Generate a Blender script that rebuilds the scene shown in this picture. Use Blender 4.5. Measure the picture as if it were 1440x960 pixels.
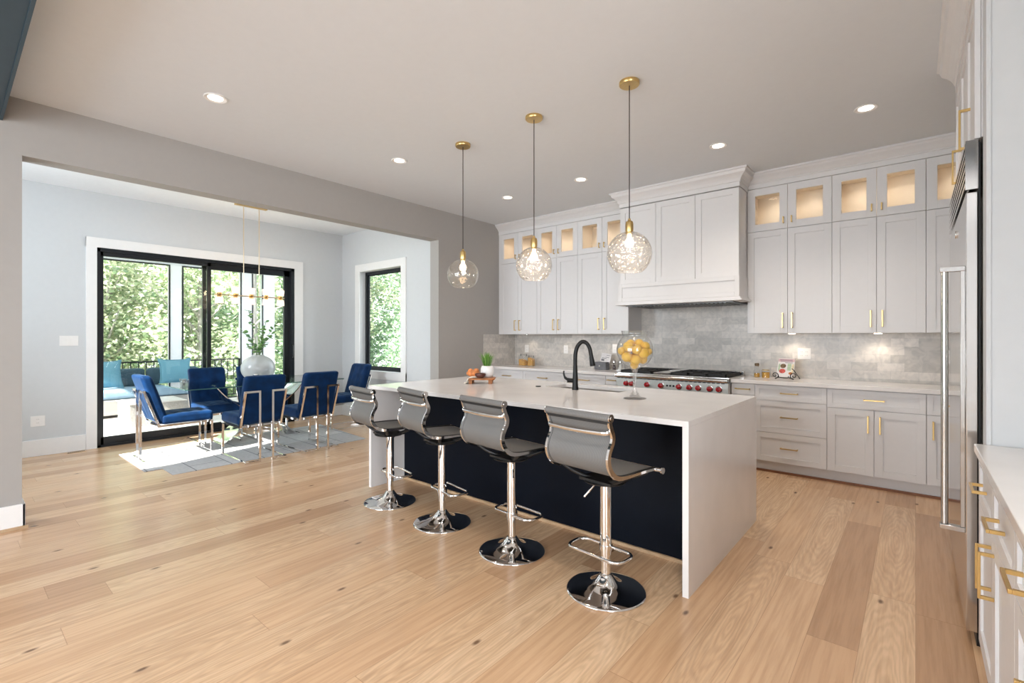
import bpy, bmesh, math, random
from mathutils import Vector, Matrix
random.seed(7)
PI = math.pi
S = bpy.context.scene
COL = S.collection
for o in list(bpy.data.objects): bpy.data.objects.remove(o)

# ------------------------------------------------------------------ camera, sky, sun, exposure
YAW = math.radians(40.077); CAMZ = 1.3526
cam = bpy.data.cameras.new('camera'); cam.lens = 674.668/1440*36; cam.sensor_width = 36
cam.shift_y = -7/1440; cam.clip_start = .05; cam.clip_end = 200
co = bpy.data.objects.new('camera', cam); COL.objects.link(co)
co.location = (0, 0, CAMZ); co.rotation_euler = (PI/2, 0, YAW); S.camera = co
S.view_settings.view_transform = 'Standard'; S.view_settings.look = 'None'
S.view_settings.gamma = 1; S.view_settings.use_curve_mapping = False
S.view_settings.exposure = 0.0

W = bpy.data.worlds.new('sky'); S.world = W; W.use_nodes = True
wn = W.node_tree.nodes; wn.clear()
wo = wn.new('ShaderNodeOutputWorld'); wb = wn.new('ShaderNodeBackground')
sk = wn.new('ShaderNodeTexSky'); sk.sky_type = 'PREETHAM' if False else 'HOSEK_WILKIE'
sk.sun_direction = Vector((.22, -.93, .72)).normalized(); sk.turbidity = 4; sk.ground_albedo = .4
mxw = wn.new('ShaderNodeMixRGB'); mxw.inputs[0].default_value = .55
mxw.inputs[2].default_value = (1.0, 1.04, 1.1, 1)
W.node_tree.links.new(sk.outputs[0], mxw.inputs[1])
W.node_tree.links.new(mxw.outputs[0], wb.inputs[0]); W.node_tree.links.new(wb.outputs[0], wo.inputs[0])
SKY = 6.3
wb.inputs[1].default_value = SKY

def light(kind, name, loc, energy, color=(1, 1, 1), rot=None, target=None, **k):
    l = bpy.data.lights.new(name, kind); l.energy = energy; l.color = color
    for a, v in k.items(): setattr(l, a, v)
    o = bpy.data.objects.new(name, l); COL.objects.link(o); o.location = loc
    if target is not None: o.rotation_euler = (Vector(target)-Vector(loc)).to_track_quat('-Z', 'Y').to_euler()
    if rot: o.rotation_euler = rot
    return o
SUN_DIR = Vector((-.21, .92, -.685))
light('SUN', 'sun', (-6, -30, 24), 27.0, (1, .95, .87), target=Vector((-6, -30, 24))+SUN_DIR, angle=math.radians(.6))
# area lamps added as fill just outside the unseen great room and dining room windows
light('AREA', 'window_fill', (-2.4, -4.25, 1.65), 175, (.82, .91, 1.0), target=(-2.4, 0, 1.5), shape='RECTANGLE', size=3.6, size_y=2.3)
light('AREA', 'window_fill', (2.6, -1.6, 1.65), 165, (.88, .94, 1.0), target=(0, -1.6, 1.4), shape='RECTANGLE', size=2.6, size_y=2.1)
light('AREA', 'window_fill', (-5.95, -1.05, 2.15), 80, (.80, .91, 1.0), target=(-6.3, 2, 1.6), shape='RECTANGLE', size=1.1, size_y=1.1)
WARM = (1.0, .85, .68)
DOWN = [(-3.77, 1.24), (-3.77, 2.81), (-3.77, 4.40), (-2.74, 4.40), (-1.33, 4.40), (-.28, 4.375)]
DOWN_FILL = [(-3.4, -1.4), (-1.6, -1.4), (.2, -1.4), (-.9, -.2), (-.2, 1.0)]  # unseen spots without fixtures, added to brighten the room
DOWN_W = 31

# ------------------------------------------------------------------ materials
def newmat(name):
    m = bpy.data.materials.new(name); m.use_nodes = True
    nt = m.node_tree; b = nt.nodes['Principled BSDF']
    return m, nt, b
def pmat(name, col, rough=.5, metal=0., noise=0., nscale=20., bump=0., bscale=60., spec=.5, sheen=0., coat=0., stretch=None):
    m, nt, b = newmat(name)
    b.inputs['Roughness'].default_value = rough; b.inputs['Metallic'].default_value = metal
    b.inputs['Specular IOR Level'].default_value = spec
    if sheen:
        b.inputs['Sheen Weight'].default_value = sheen; b.inputs['Sheen Roughness'].default_value = .35
        b.inputs['Sheen Tint'].default_value = (.45, .7, 1, 1)
    if coat: b.inputs['Coat Weight'].default_value = coat
    b.inputs['Base Color'].default_value = (*col, 1)
    tc = nt.nodes.new('ShaderNodeTexCoord'); mp = nt.nodes.new('ShaderNodeMapping')
    nt.links.new(tc.outputs['Object'], mp.inputs[0])
    if stretch: mp.inputs['Scale'].default_value = stretch
    n = nt.nodes.new('ShaderNodeTexNoise'); n.inputs['Scale'].default_value = nscale; n.inputs['Detail'].default_value = 4
    nt.links.new(mp.outputs[0], n.inputs['Vector'])
    r = nt.nodes.new('ShaderNodeValToRGB')
    k = noise if noise else .015
    r.color_ramp.elements[0].position = .3; r.color_ramp.elements[1].position = .7
    r.color_ramp.elements[0].color = (*[max(0, c*(1-k)) for c in col], 1)
    r.color_ramp.elements[1].color = (*[min(1, c*(1+k)) for c in col], 1)
    nt.links.new(n.outputs[0], r.inputs[0]); nt.links.new(r.outputs[0], b.inputs['Base Color'])
    if bump:
        n2 = nt.nodes.new('ShaderNodeTexNoise'); n2.inputs['Scale'].default_value = bscale
        nt.links.new(mp.outputs[0], n2.inputs['Vector'])
        bp = nt.nodes.new('ShaderNodeBump'); bp.inputs['Strength'].default_value = bump; bp.inputs['Distance'].default_value = .01
        nt.links.new(n2.outputs[0], bp.inputs['Height']); nt.links.new(bp.outputs[0], b.inputs['Normal'])
    return m
def emat(name, col, strength):
    m, nt, b = newmat(name)
    b.inputs['Base Color'].default_value = (*col, 1)
    b.inputs['Emission Color'].default_value = (*col, 1); b.inputs['Emission Strength'].default_value = strength
    return m
def glassmat(name, tint=(1, 1, 1), ior=1.45, base=.0, rough=.02, bump=0., bscale=18., milk=0., milkcol=(.9, .9, .9), tex='noise', top=.75):
    """thin glass: what is behind shows through, the edges and highlights reflect"""
    m = bpy.data.materials.new(name); m.use_nodes = True; nt = m.node_tree; nt.nodes.clear()
    out = nt.nodes.new('ShaderNodeOutputMaterial'); tr = nt.nodes.new('ShaderNodeBsdfTransparent')
    gl = nt.nodes.new('ShaderNodeBsdfGlossy'); mx = nt.nodes.new('ShaderNodeMixShader')
    fr = nt.nodes.new('ShaderNodeLayerWeight'); f0 = ((ior-1)/(ior+1))**2
    pw = nt.nodes.new('ShaderNodeMath'); pw.operation = 'POWER'; pw.inputs[1].default_value = 4.; nt.links.new(fr.outputs['Facing'], pw.inputs[0])
    ad = nt.nodes.new('ShaderNodeMath'); ad.operation = 'MULTIPLY_ADD'; ad.inputs[1].default_value = top; ad.inputs[2].default_value = f0+base; ad.use_clamp = True
    tr.inputs[0].default_value = (*tint, 1); gl.inputs['Roughness'].default_value = rough
    nt.links.new(pw.outputs[0], ad.inputs[0]); nt.links.new(ad.outputs[0], mx.inputs[0])
    nt.links.new(tr.outputs[0], mx.inputs[1]); nt.links.new(gl.outputs[0], mx.inputs[2])
    last = mx
    if milk:
        df = nt.nodes.new('ShaderNodeBsdfDiffuse'); df.inputs[0].default_value = (*milkcol, 1)
        m2 = nt.nodes.new('ShaderNodeMixShader'); m2.inputs[0].default_value = milk
        nt.links.new(mx.outputs[0], m2.inputs[1]); nt.links.new(df.outputs[0], m2.inputs[2]); last = m2
    if bump:
        tc = nt.nodes.new('ShaderNodeTexCoord')
        if tex == 'voronoi':
            n = nt.nodes.new('ShaderNodeTexVoronoi'); n.feature = 'SMOOTH_F1'
        else: n = nt.nodes.new('ShaderNodeTexNoise')
        n.inputs['Scale'].default_value = bscale; nt.links.new(tc.outputs['Object'], n.inputs['Vector'])
        bp = nt.nodes.new('ShaderNodeBump'); bp.inputs['Strength'].default_value = bump; bp.inputs['Distance'].default_value = .02
        nt.links.new(n.outputs[0], bp.inputs['Height'])
        nt.links.new(bp.outputs[0], gl.inputs['Normal']); nt.links.new(bp.outputs[0], fr.inputs['Normal'])
    nt.links.new(last.outputs[0], out.inputs[0])
    return m

def floor_material():
    m, nt, b = newmat('oak_plank_floor'); N = nt.nodes; L = nt.links
    tc = N.new('ShaderNodeTexCoord'); sx = N.new('ShaderNodeSeparateXYZ'); L.new(tc.outputs['Object'], sx.inputs[0])
    def M(op, a, b_=None, c=None):
        n = N.new('ShaderNodeMath'); n.operation = op
        for i, v in enumerate((a, b_, c)):
            if v is None: continue
            if isinstance(v, (int, float)): n.inputs[i].default_value = v
            else: L.new(v, n.inputs[i])
        return n.outputs[0]
    PW, PL = .19, 1.75
    u = M('DIVIDE', sx.outputs[0], PW); row = M('FLOOR', u); fu = M('SUBTRACT', u, row)
    wn1 = N.new('ShaderNodeTexWhiteNoise'); wn1.noise_dimensions = '1D'; L.new(row, wn1.inputs['W'])
    v = M('ADD', M('DIVIDE', sx.outputs[1], PL), M('MULTIPLY', wn1.outputs[0], 7.3)); colm = M('FLOOR', v); fv = M('SUBTRACT', v, colm)
    cb = N.new('ShaderNodeCombineXYZ'); L.new(row, cb.inputs[0]); L.new(colm, cb.inputs[1])
    wn2 = N.new('ShaderNodeTexWhiteNoise'); wn2.noise_dimensions = '2D'; L.new(cb.outputs[0], wn2.inputs['Vector'])
    ramp = N.new('ShaderNodeValToRGB'); e = ramp.color_ramp.elements
    e[0].position = 0; e[0].color = (.49, .298, .17, 1); e[1].position = 1; e[1].color = (.75, .522, .33, 1)
    x = e.new(.35); x.color = (.62, .395, .23, 1); x = e.new(.7); x.color = (.69, .462, .28, 1)
    L.new(wn2.outputs[0], ramp.inputs[0])
    # grain, offset per plank
    off = M('MULTIPLY', wn2.outputs[0], 37.)
    cg = N.new('ShaderNodeCombineXYZ'); L.new(M('ADD', M('MULTIPLY', sx.outputs[0], 1.0), off), cg.inputs[0])
    L.new(M('MULTIPLY', sx.outputs[1], .045), cg.inputs[1]); L.new(off, cg.inputs[2])
    g1 = N.new('ShaderNodeTexNoise'); g1.inputs['Scale'].default_value = 48; g1.inputs['Detail'].default_value = 5; g1.inputs['Roughness'].default_value = .6
    L.new(cg.outputs[0], g1.inputs['Vector'])
    wv = N.new('ShaderNodeTexWave'); wv.wave_type = 'RINGS'; wv.rings_direction = 'Z'
    cw = N.new('ShaderNodeCombineXYZ'); L.new(M('SUBTRACT', fu, .5), cw.inputs[0]); L.new(M('MULTIPLY', M('SUBTRACT', fv, .5), 1.1), cw.inputs[1]); L.new(off, cw.inputs[2])
    wv.inputs['Scale'].default_value = 4.2; wv.inputs['Distortion'].default_value = 9; wv.inputs['Detail'].default_value = 3; wv.inputs['Detail Scale'].default_value = 1.3
    L.new(cw.outputs[0], wv.inputs['Vector'])
    mg = N.new('ShaderNodeMixRGB'); mg.blend_type = 'MULTIPLY'; mg.inputs[0].default_value = .5
    r2 = N.new('ShaderNodeValToRGB'); r2.color_ramp.elements[0].position = .33; r2.color_ramp.elements[0].color = (.62, .55, .48, 1)
    r2.color_ramp.elements[1].position = .6; r2.color_ramp.elements[1].color = (1, 1, 1, 1); L.new(g1.outputs[0], r2.inputs[0])
    L.new(ramp.outputs[0], mg.inputs[1]); L.new(r2.outputs[0], mg.inputs[2])
    mw = N.new('ShaderNodeMixRGB'); mw.blend_type = 'MULTIPLY'; L.new(M('MULTIPLY', M('GREATER_THAN', wn2.outputs[0], .62), .13), mw.inputs[0])
    L.new(mg.outputs[0], mw.inputs[1]); L.new(wv.outputs[0], mw.inputs[2])
    # knots
    vo = N.new('ShaderNodeTexVoronoi'); vo.voronoi_dimensions = '2D'; vo.inputs['Scale'].default_value = 1.9; ck = N.new('ShaderNodeCombineXYZ')
    L.new(M('MULTIPLY', sx.outputs[0], 1.2), ck.inputs[0]); L.new(M('MULTIPLY', sx.outputs[1], .55), ck.inputs[1]); L.new(ck.outputs[0], vo.inputs['Vector'])
    kr = N.new('ShaderNodeValToRGB'); kr.color_ramp.elements[0].position = .012; kr.color_ramp.elements[0].color = (.10, .05, .025, 1)
    kr.color_ramp.elements[1].position = .034; kr.color_ramp.elements[1].color = (1, 1, 1, 1); L.new(vo.outputs['Distance'], kr.inputs[0])
    mk = N.new('ShaderNodeMixRGB'); mk.blend_type = 'MULTIPLY'; mk.inputs[0].default_value = .8
    L.new(mw.outputs[0], mk.inputs[1]); L.new(kr.outputs[0], mk.inputs[2])
    # seams
    eu = M('MINIMUM', fu, M('SUBTRACT', 1., fu)); ev = M('MINIMUM', fv, M('SUBTRACT', 1., fv))
    seam = M('MAXIMUM', M('LESS_THAN', eu, .006), M('LESS_THAN', ev, .0008))
    ms = N.new('ShaderNodeMixRGB'); ms.blend_type = 'MULTIPLY'; L.new(M('MULTIPLY', seam, .45), ms.inputs[0])
    L.new(mk.outputs[0], ms.inputs[1]); ms.inputs[2].default_value = (.35, .25, .18, 1)
    L.new(ms.outputs[0], b.inputs['Base Color'])
    b.inputs['Roughness'].default_value = .27; b.inputs['Specular IOR Level'].default_value = .55
    bp = N.new('ShaderNodeBump'); bp.inputs['Strength'].default_value = .06; bp.inputs['Distance'].default_value = .004
    L.new(g1.outputs[0], bp.inputs['Height']); L.new(bp.outputs[0], b.inputs['Normal'])
    return m
def tile_material():
    m, nt, b = newmat('marble_subway_tile'); N = nt.nodes; L = nt.links
    tc = N.new('ShaderNodeTexCoord'); sx = N.new('ShaderNodeSeparateXYZ'); L.new(tc.outputs['Object'], sx.inputs[0])
    ad = N.new('ShaderNodeMath'); ad.operation = 'ADD'; L.new(sx.outputs[0], ad.inputs[0]); L.new(sx.outputs[1], ad.inputs[1])
    cb = N.new('ShaderNodeCombineXYZ'); L.new(ad.outputs[0], cb.inputs[0]); L.new(sx.outputs[2], cb.inputs[1])
    br = N.new('ShaderNodeTexBrick'); L.new(cb.outputs[0], br.inputs['Vector']); br.inputs['Scale'].default_value = 1
    br.inputs['Brick Width'].default_value = .205; br.inputs['Row Height'].default_value = .0785; br.inputs['Mortar Size'].default_value = .0012
    br.inputs['Color1'].default_value = (.68, .64, .60, 1); br.inputs['Color2'].default_value = (.50, .475, .445, 1); br.inputs['Mortar'].default_value = (.50, .48, .46, 1)
    n = N.new('ShaderNodeTexNoise'); n.inputs['Scale'].default_value = 13; n.inputs['Detail'].default_value = 8; n.inputs['Distortion'].default_value = 1.5
    L.new(tc.outputs['Object'], n.inputs['Vector'])
    r = N.new('ShaderNodeValToRGB'); r.color_ramp.elements[0].position = .35; r.color_ramp.elements[0].color = (.86, .86, .86, 1)
    r.color_ramp.elements[1].position = .62; r.color_ramp.elements[1].color = (1.06, 1.05, 1.03, 1); L.new(n.outputs[0], r.inputs[0])
    mx = N.new('ShaderNodeMixRGB'); mx.blend_type = 'MULTIPLY'; mx.inputs[0].default_value = 1
    L.new(br.outputs[0], mx.inputs[1]); L.new(r.outputs[0], mx.inputs[2]); L.new(mx.outputs[0], b.inputs['Base Color'])
    b.inputs['Roughness'].default_value = .28
    bp = N.new('ShaderNodeBump'); bp.inputs['Strength'].default_value = .25; bp.inputs['Distance'].default_value = .002
    inv = N.new('ShaderNodeMath'); inv.operation = 'SUBTRACT'; inv.inputs[0].default_value = 1; L.new(br.outputs['Fac'], inv.inputs[1])
    L.new(inv.outputs[0], bp.inputs['Height']); L.new(bp.outputs[0], b.inputs['Normal'])
    return m
def leafmat(name, cols):
    m = bpy.data.materials.new(name); m.use_nodes = True; nt = m.node_tree; N = nt.nodes; N.clear(); L = nt.links
    out = N.new('ShaderNodeOutputMaterial'); d = N.new('ShaderNodeBsdfDiffuse'); t = N.new('ShaderNodeBsdfTranslucent'); mx = N.new('ShaderNodeMixShader')
    g = N.new('ShaderNodeBsdfGlossy'); g.inputs['Roughness'].default_value = .4; m2 = N.new('ShaderNodeMixShader'); m2.inputs[0].default_value = .07
    ge = N.new('ShaderNodeNewGeometry'); r = N.new('ShaderNodeValToRGB'); L.new(ge.outputs['Random Per Island'], r.inputs[0])
    e = r.color_ramp.elements; e[0].color = (*cols[0], 1); e[1].color = (*cols[-1], 1)
    for i, c in enumerate(cols[1:-1]): x = e.new((i+1)/(len(cols)-1)); x.color = (*c, 1)
    L.new(r.outputs[0], d.inputs[0]); L.new(r.outputs[0], t.inputs[0]); mx.inputs[0].default_value = .5
    L.new(d.outputs[0], mx.inputs[1]); L.new(t.outputs[0], mx.inputs[2]); L.new(mx.outputs[0], m2.inputs[1]); L.new(g.outputs[0], m2.inputs[2])
    L.new(m2.outputs[0], out.inputs[0]); return m
def rug_material():
    m, nt, b = newmat('patchwork_rug'); N = nt.nodes; L = nt.links
    tc = N.new('ShaderNodeTexCoord'); br = N.new('ShaderNodeTexBrick'); L.new(tc.outputs['Object'], br.inputs['Vector'])
    br.inputs['Scale'].default_value = 1; br.inputs['Brick Width'].default_value = .72; br.inputs['Row Height'].default_value = .33; br.inputs['Mortar Size'].default_value = .006
    br.inputs['Color1'].default_value = (.66, .65, .64, 1); br.inputs['Color2'].default_value = (.50, .50, .51, 1); br.inputs['Mortar'].default_value = (.22, .22, .24, 1)
    n = N.new('ShaderNodeTexNoise'); n.inputs['Scale'].default_value = 30; n.inputs['Detail'].default_value = 6; L.new(tc.outputs['Object'], n.inputs['Vector'])
    mx = N.new('ShaderNodeMixRGB'); mx.blend_type = 'MULTIPLY'; mx.inputs[0].default_value = .35; L.new(br.outputs[0], mx.inputs[1]); L.new(n.outputs[0], mx.inputs[2])
    L.new(mx.outputs[0], b.inputs['Base Color']); b.inputs['Roughness'].default_value = .9
    return m
def mesh_fabric():
    m, nt, b = newmat('grey_mesh_fabric'); N = nt.nodes; L = nt.links
    tc = N.new('ShaderNodeTexCoord'); w = N.new('ShaderNodeTexWave'); w.bands_direction = 'X'; w.inputs['Scale'].default_value = 55
    L.new(tc.outputs['Object'], w.inputs['Vector'])
    r = N.new('ShaderNodeValToRGB'); r.color_ramp.elements[0].color = (.12, .118, .114, 1); r.color_ramp.elements[1].color = (.195, .19, .184, 1)
    L.new(w.outputs[0], r.inputs[0]); L.new(r.outputs[0], b.inputs['Base Color']); b.inputs['Roughness'].default_value = .55
    return m

M_ = dict(
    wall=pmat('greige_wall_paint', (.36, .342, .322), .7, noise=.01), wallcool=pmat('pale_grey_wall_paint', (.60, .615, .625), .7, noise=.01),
    ceil=pmat('ceiling_paint', (.69, .72, .755), .8, noise=.008), trim=pmat('white_trim_paint', (.82, .81, .80), .35, noise=.01),
    white=pmat('white_cabinet_paint', (.70, .69, .69), .38, noise=.008), cabin=pmat('cabinet_interior', (.78, .70, .60), .5, noise=.02),
    navy=pmat('navy_paint', (.002, .004, .009), .45, noise=.08, spec=.12), quartz=pmat('white_quartz', (.78, .755, .74), .13, noise=.035, nscale=4),
    gold=pmat('brushed_gold', (.66, .46, .19), .3, 1., noise=.05, nscale=80), chrome=pmat('polished_chrome', (.86, .85, .84), .06, 1., noise=.01),
    steel=pmat('brushed_stainless', (.62, .60, .58), .14, 1., noise=.05, nscale=12, stretch=(1, 1, .05)), darksteel=pmat('dark_steel', (.1, .1, .1), .3, 1., noise=.1),
    black=pmat('matte_black_metal', (.008, .008, .008), .38, .0, noise=.1, spec=.3), blackframe=pmat('black_aluminium', (.014, .017, .021), .3, .2, noise=.1),
    iron=pmat('cast_iron', (.02, .02, .02), .6, .3, noise=.2, bump=.2), red=pmat('red_knob', (.34, .008, .015), .2, coat=.6), fabric=mesh_fabric(),
    rubber=pmat('black_trim', (.01, .01, .01), .45), velvet=pmat('blue_velvet', (.002, .021, .075), .65, noise=.35, nscale=9, sheen=.16, spec=.12),
    floor=floor_material(), tile=tile_material(), rug=rug_material(),
    glass=glassmat('window_glass', (.97, .985, .975), 1.45), cabglass=glassmat('cabinet_glass', (.98, .98, .97), 1.3),
    tglass=glassmat('table_glass', (.84, .91, .90), 1.5, base=.07, top=.85), clear=glassmat('clear_glass', (.95, .96, .96), 1.45, base=.02, milk=.02, milkcol=(.95,.95,.95), top=.85),
    ripple=glassmat('rippled_globe_glass', (.95, .95, .945), 1.33, base=.05, rough=.05, bump=1.0, bscale=34, tex='voronoi', milk=.03, top=.85),
    smooth=glassmat('blown_globe_glass', (.96, .96, .955), 1.33, base=.02, rough=.03, bump=.5, bscale=9, milk=.01, top=.6),
    milk=glassmat('frosted_vase_glass', (.9, .93, .94), 1.4, base=.05, rough=.1, milk=.36, milkcol=(.85, .84, .82)),
    oak=pmat('oak_moulding', (.50, .34, .2), .5, noise=.15, nscale=12, stretch=(1, 1, 1)), tray=pmat('acacia_wood', (.36, .13, .035), .45, noise=.35, nscale=16, stretch=(1, 6, 6)),
    darkwood=pmat('dark_wood', (.075, .018, .01), .3, noise=.4, nscale=30), ceramic=pmat('white_ceramic', (.78, .77, .76), .3, noise=.05, nscale=30, bump=.15, bscale=40),
    towel=pmat('cream_linen', (.78, .72, .64), .9, noise=.06, nscale=60, bump=.4, bscale=200), bread=pmat('baked_crust', (.62, .21, .06), .6, noise=.4, nscale=25, bump=.3),
    soil=pmat('potting_soil', (.03, .02, .015), .9, noise=.4, nscale=80), grass=leafmat('grass_blades', [(.06, .2, .02), (.16, .38, .05), (.28, .5, .1)]),
    euca=leafmat('eucalyptus_leaves', [(.12, .27, .12), (.2, .4, .14), (.35, .55, .2)]), stem=pmat('green_stem', (.12, .16, .07), .7, noise=.2),
    lemon=pmat('lemon_peel', (.86, .50, .05), .6, noise=.1, nscale=15, bump=.25, bscale=300), paper=pmat('white_paper', (.78, .75, .74), .6, noise=.03),
    plate=pmat('white_plastic', (.82, .80, .78), .35), slot=pmat('socket_shadow_plastic', (.35, .34, .33), .5), greybox=pmat('grey_painted_wood', (.16, .16, .17), .6, noise=.15, nscale=25),
    pepper=pmat('peppercorns', (.05, .02, .02), .8, noise=.5, nscale=200), salt=pmat('salt', (.85, .82, .78), .8, noise=.1, nscale=200),
    pasta=pmat('golden_dry_goods', (.66, .34, .07), .6, noise=.3, nscale=120, bump=.5, bscale=200), oil=pmat('amber_liquid', (.62, .33, .05), .15, noise=.1),
    wicker=pmat('grey_wicker', (.30, .29, .28), .7, noise=.25, nscale=90, bump=.5, bscale=120), cush=pmat('grey_blue_cushion', (.20, .30, .40), .9, noise=.06),
    slate=pmat('slate_cushion', (.045, .085, .115), .9, noise=.08), aqua=pmat('aqua_pillow_fabric', (.11, .27, .36), .85, noise=.06, nscale=40),
    porchwhite=pmat('white_porch_paint', (.74, .76, .80), .6, noise=.01), deck=pmat('pale_deck_boards', (.56, .54, .52), .7, noise=.06, nscale=8),
    bark=pmat('grey_bark', (.30, .28, .26), .9, noise=.4, nscale=14, bump=.6, stretch=(1, 1, .2)), lawn=pmat('grass_ground', (.12, .2, .05), .95, noise=.4, nscale=3),
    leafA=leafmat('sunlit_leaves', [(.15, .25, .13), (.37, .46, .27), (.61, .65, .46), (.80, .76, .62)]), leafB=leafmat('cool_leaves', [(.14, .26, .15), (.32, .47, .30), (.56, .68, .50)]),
    bulb=emat('warm_filament_bulb', (1, .70, .42), 9), led=emat('downlight_led', (1, .86, .72), 9), puck=emat('puck_led', (1, .8, .6), 9),
    crystal=emat('lit_crystal', (1, .82, .72), .6), candle=pmat('white_wax', (.8, .78, .75), .5), navyglass=pmat('navy_glazed_ceramic', (.01, .025, .09), .15, coat=.5),
    cord=pmat('dark_cord', (.035, .025, .02), .6), bookpink=pmat('pink_print', (.72, .50, .52), .6), bookred=pmat('red_print', (.55, .09, .07), .6, noise=.5, nscale=90),
    bookbrown=pmat('brown_print', (.16, .10, .05), .6, noise=.6, nscale=90), bookgreen=pmat('green_print', (.45, .56, .40), .6, noise=.2, nscale=60), ink=pmat('printed_ink', (.20, .14, .2), .6),
    pumice=pmat('tan_print', (.72, .62, .4), .6, noise=.3, nscale=60), sinkm=pmat('satin_sink_steel', (.55, .52, .49), .28, .9, noise=.04), ventm=pmat('bronze_vent', (.05, .035, .025), .4, .6),  # tan tone for a cover picture, sink steel, vent bronze
)

# ------------------------------------------------------------------ mesh builder
class MB:
    def __init__(s): s.bm = bmesh.new(); s.T = Matrix()
    def v(s, p): return s.bm.verts.new(s.T @ Vector(p))
    def face(s, vs):
        try: return s.bm.faces.new(vs)
        except ValueError: return None
    def box(s, x0, x1, y0, y1, z0, z1):
        if x0 > x1: x0, x1 = x1, x0
        if y0 > y1: y0, y1 = y1, y0
        if z0 > z1: z0, z1 = z1, z0
        p = [s.v((x, y, z)) for z in (z0, z1) for x, y in ((x0, y0), (x1, y0), (x1, y1), (x0, y1))]
        for f in ((3, 2, 1, 0), (4, 5, 6, 7), (0, 1, 5, 4), (1, 2, 6, 5), (2, 3, 7, 6), (3, 0, 4, 7)): s.face([p[i] for i in f])
        return s
    def prism(s, pts, z0, z1):
        a = [s.v((x, y, z0)) for x, y in pts]; b = [s.v((x, y, z1)) for x, y in pts]; n = len(pts)
        s.face(a[::-1]); s.face(b)
        for i in range(n): s.face([a[i], a[(i+1) % n], b[(i+1) % n], b[i]])
        return s
    def ring(s, c, ax, up, r, n, rx=1., ry=1., a0=0.):
        ax = ax.normalized(); u = up-ax*up.dot(ax); u.normalize(); w = ax.cross(u)
        return [s.v(c+u*(math.cos(a0+2*PI*i/n)*r*rx)+w*(math.sin(a0+2*PI*i/n)*r*ry)) for i in range(n)]
    def tube(s, pts, r, n=10, closed=False, cap=True, rx=1., ry=1., up=None, a0=0.):
        pts = [Vector(p) for p in pts]; m = len(pts)
        rs = r if isinstance(r, (list, tuple)) else [r]*m
        t0 = (pts[1]-pts[0]).normalized()
        u = Vector(up) if up else (Vector((0, 0, 1)) if abs(t0.z) < .9 else Vector((1, 0, 0)))
        rings = []
        for i, p in enumerate(pts):
            if closed: t = (pts[(i+1) % m]-pts[i-1])
            else: t = pts[min(i+1, m-1)]-pts[max(i-1, 0)]
            t.normalize(); k = 1.
            if 0 < i < m-1 or closed:
                a = (pts[i]-pts[i-1]).normalized(); c = max(.35, a.dot(t)); k = 1/c if n == 4 else 1.
            u = u-t*u.dot(t); u.normalize()
            rings.append(s.ring(p, t, u, rs[i]*k if n == 4 else rs[i], n, rx, ry, a0+(PI/4 if n == 4 else 0)))
        for i in range(m if closed else m-1):
            a, b = rings[i], rings[(i+1) % m]
            for j in range(n): s.face([a[j], a[(j+1) % n], b[(j+1) % n], b[j]])
        if cap and not closed: s.face(rings[0][::-1]); s.face(rings[-1])
        return s
    def cyl(s, p0, p1, r, n=20, r1=None): return s.tube([p0, p1], [r, r if r1 is None else r1], n)
    def lathe(s, prof, c=(0, 0, 0), n=28, closed=False):
        c = Vector(c); rings = []
        for r, z in prof:
            if r < 1e-5: rings.append([s.v(c+Vector((0, 0, z)))])
            else: rings.append([s.v(c+Vector((r*math.cos(2*PI*i/n), r*math.sin(2*PI*i/n), z))) for i in range(n)])
        seq = list(zip(rings, rings[1:])) + ([(rings[-1], rings[0])] if closed else [])
        for a, b in seq:
            if len(a) == 1 and len(b) == 1: continue
            for j in range(n):
                k = (j+1) % n
                if len(a) == 1: s.face([a[0], b[k], b[j]])
                elif len(b) == 1: s.face([a[j], a[k], b[0]])
                else: s.face([a[j], a[k], b[k], b[j]])
        return s
    def sphere(s, c, r, n=16, sx=1, sy=1, sz=1):
        c = Vector(c); old = s.T
        s.T = old @ Matrix.Translation(c) @ Matrix.Diagonal((sx, sy, sz, 1))
        s.lathe([(r*math.sin(PI*i/(n//2)), -r*math.cos(PI*i/(n//2))) for i in range(n//2+1)], n=n); s.T = old
        return s
    def cushion(s, x0, x1, y0, y1, z0, z1, e=.35, nseg=10, fn=None):
        """soft rounded block; fn(u,v,w)->offset shapes the surface"""
        cx, cy, cz = (x0+x1)/2, (y0+y1)/2, (z0+z1)/2; hx, hy, hz = (x1-x0)/2, (y1-y0)/2, (z1-z0)/2
        rad = min(hx, hy, hz)*e*2
        cache = {}
        def pt(a, b, c):
            k = (round(a, 5), round(b, 5), round(c, 5))
            if k in cache: return cache[k]
            q = Vector((a*hx, b*hy, c*hz)); inner = Vector([max(-(h-rad), min(h-rad, t)) for h, t in ((hx, q.x), (hy, q.y), (hz, q.z))])
            d = q-inner
            if d.length > 1e-9: q = inner+d.normalized()*min(rad, rad) if d.length > rad*.999 else q
            if fn: q = q+Vector(fn(a, b, c))
            cache[k] = s.v(q+Vector((cx, cy, cz))); return cache[k]
        g = [-1+2*i/nseg for i in range(nseg+1)]
        # denser near the edges
        g = [math.copysign(1-(1-abs(t))**1.35, t) for t in g]
        for ax in range(3):
            for sg in (-1, 1):
                for i in range(nseg):
                    for j in range(nseg):
                        q = []
                        for a, b in ((g[i], g[j]), (g[i+1], g[j]), (g[i+1], g[j+1]), (g[i], g[j+1])):
                            t = [0, 0, 0]; t[ax] = sg; t[(ax+1) % 3] = a; t[(ax+2) % 3] = b; q.append(pt(*t))
                        if sg < 0: q.reverse()
                        s.face(q)
        return s
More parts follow.
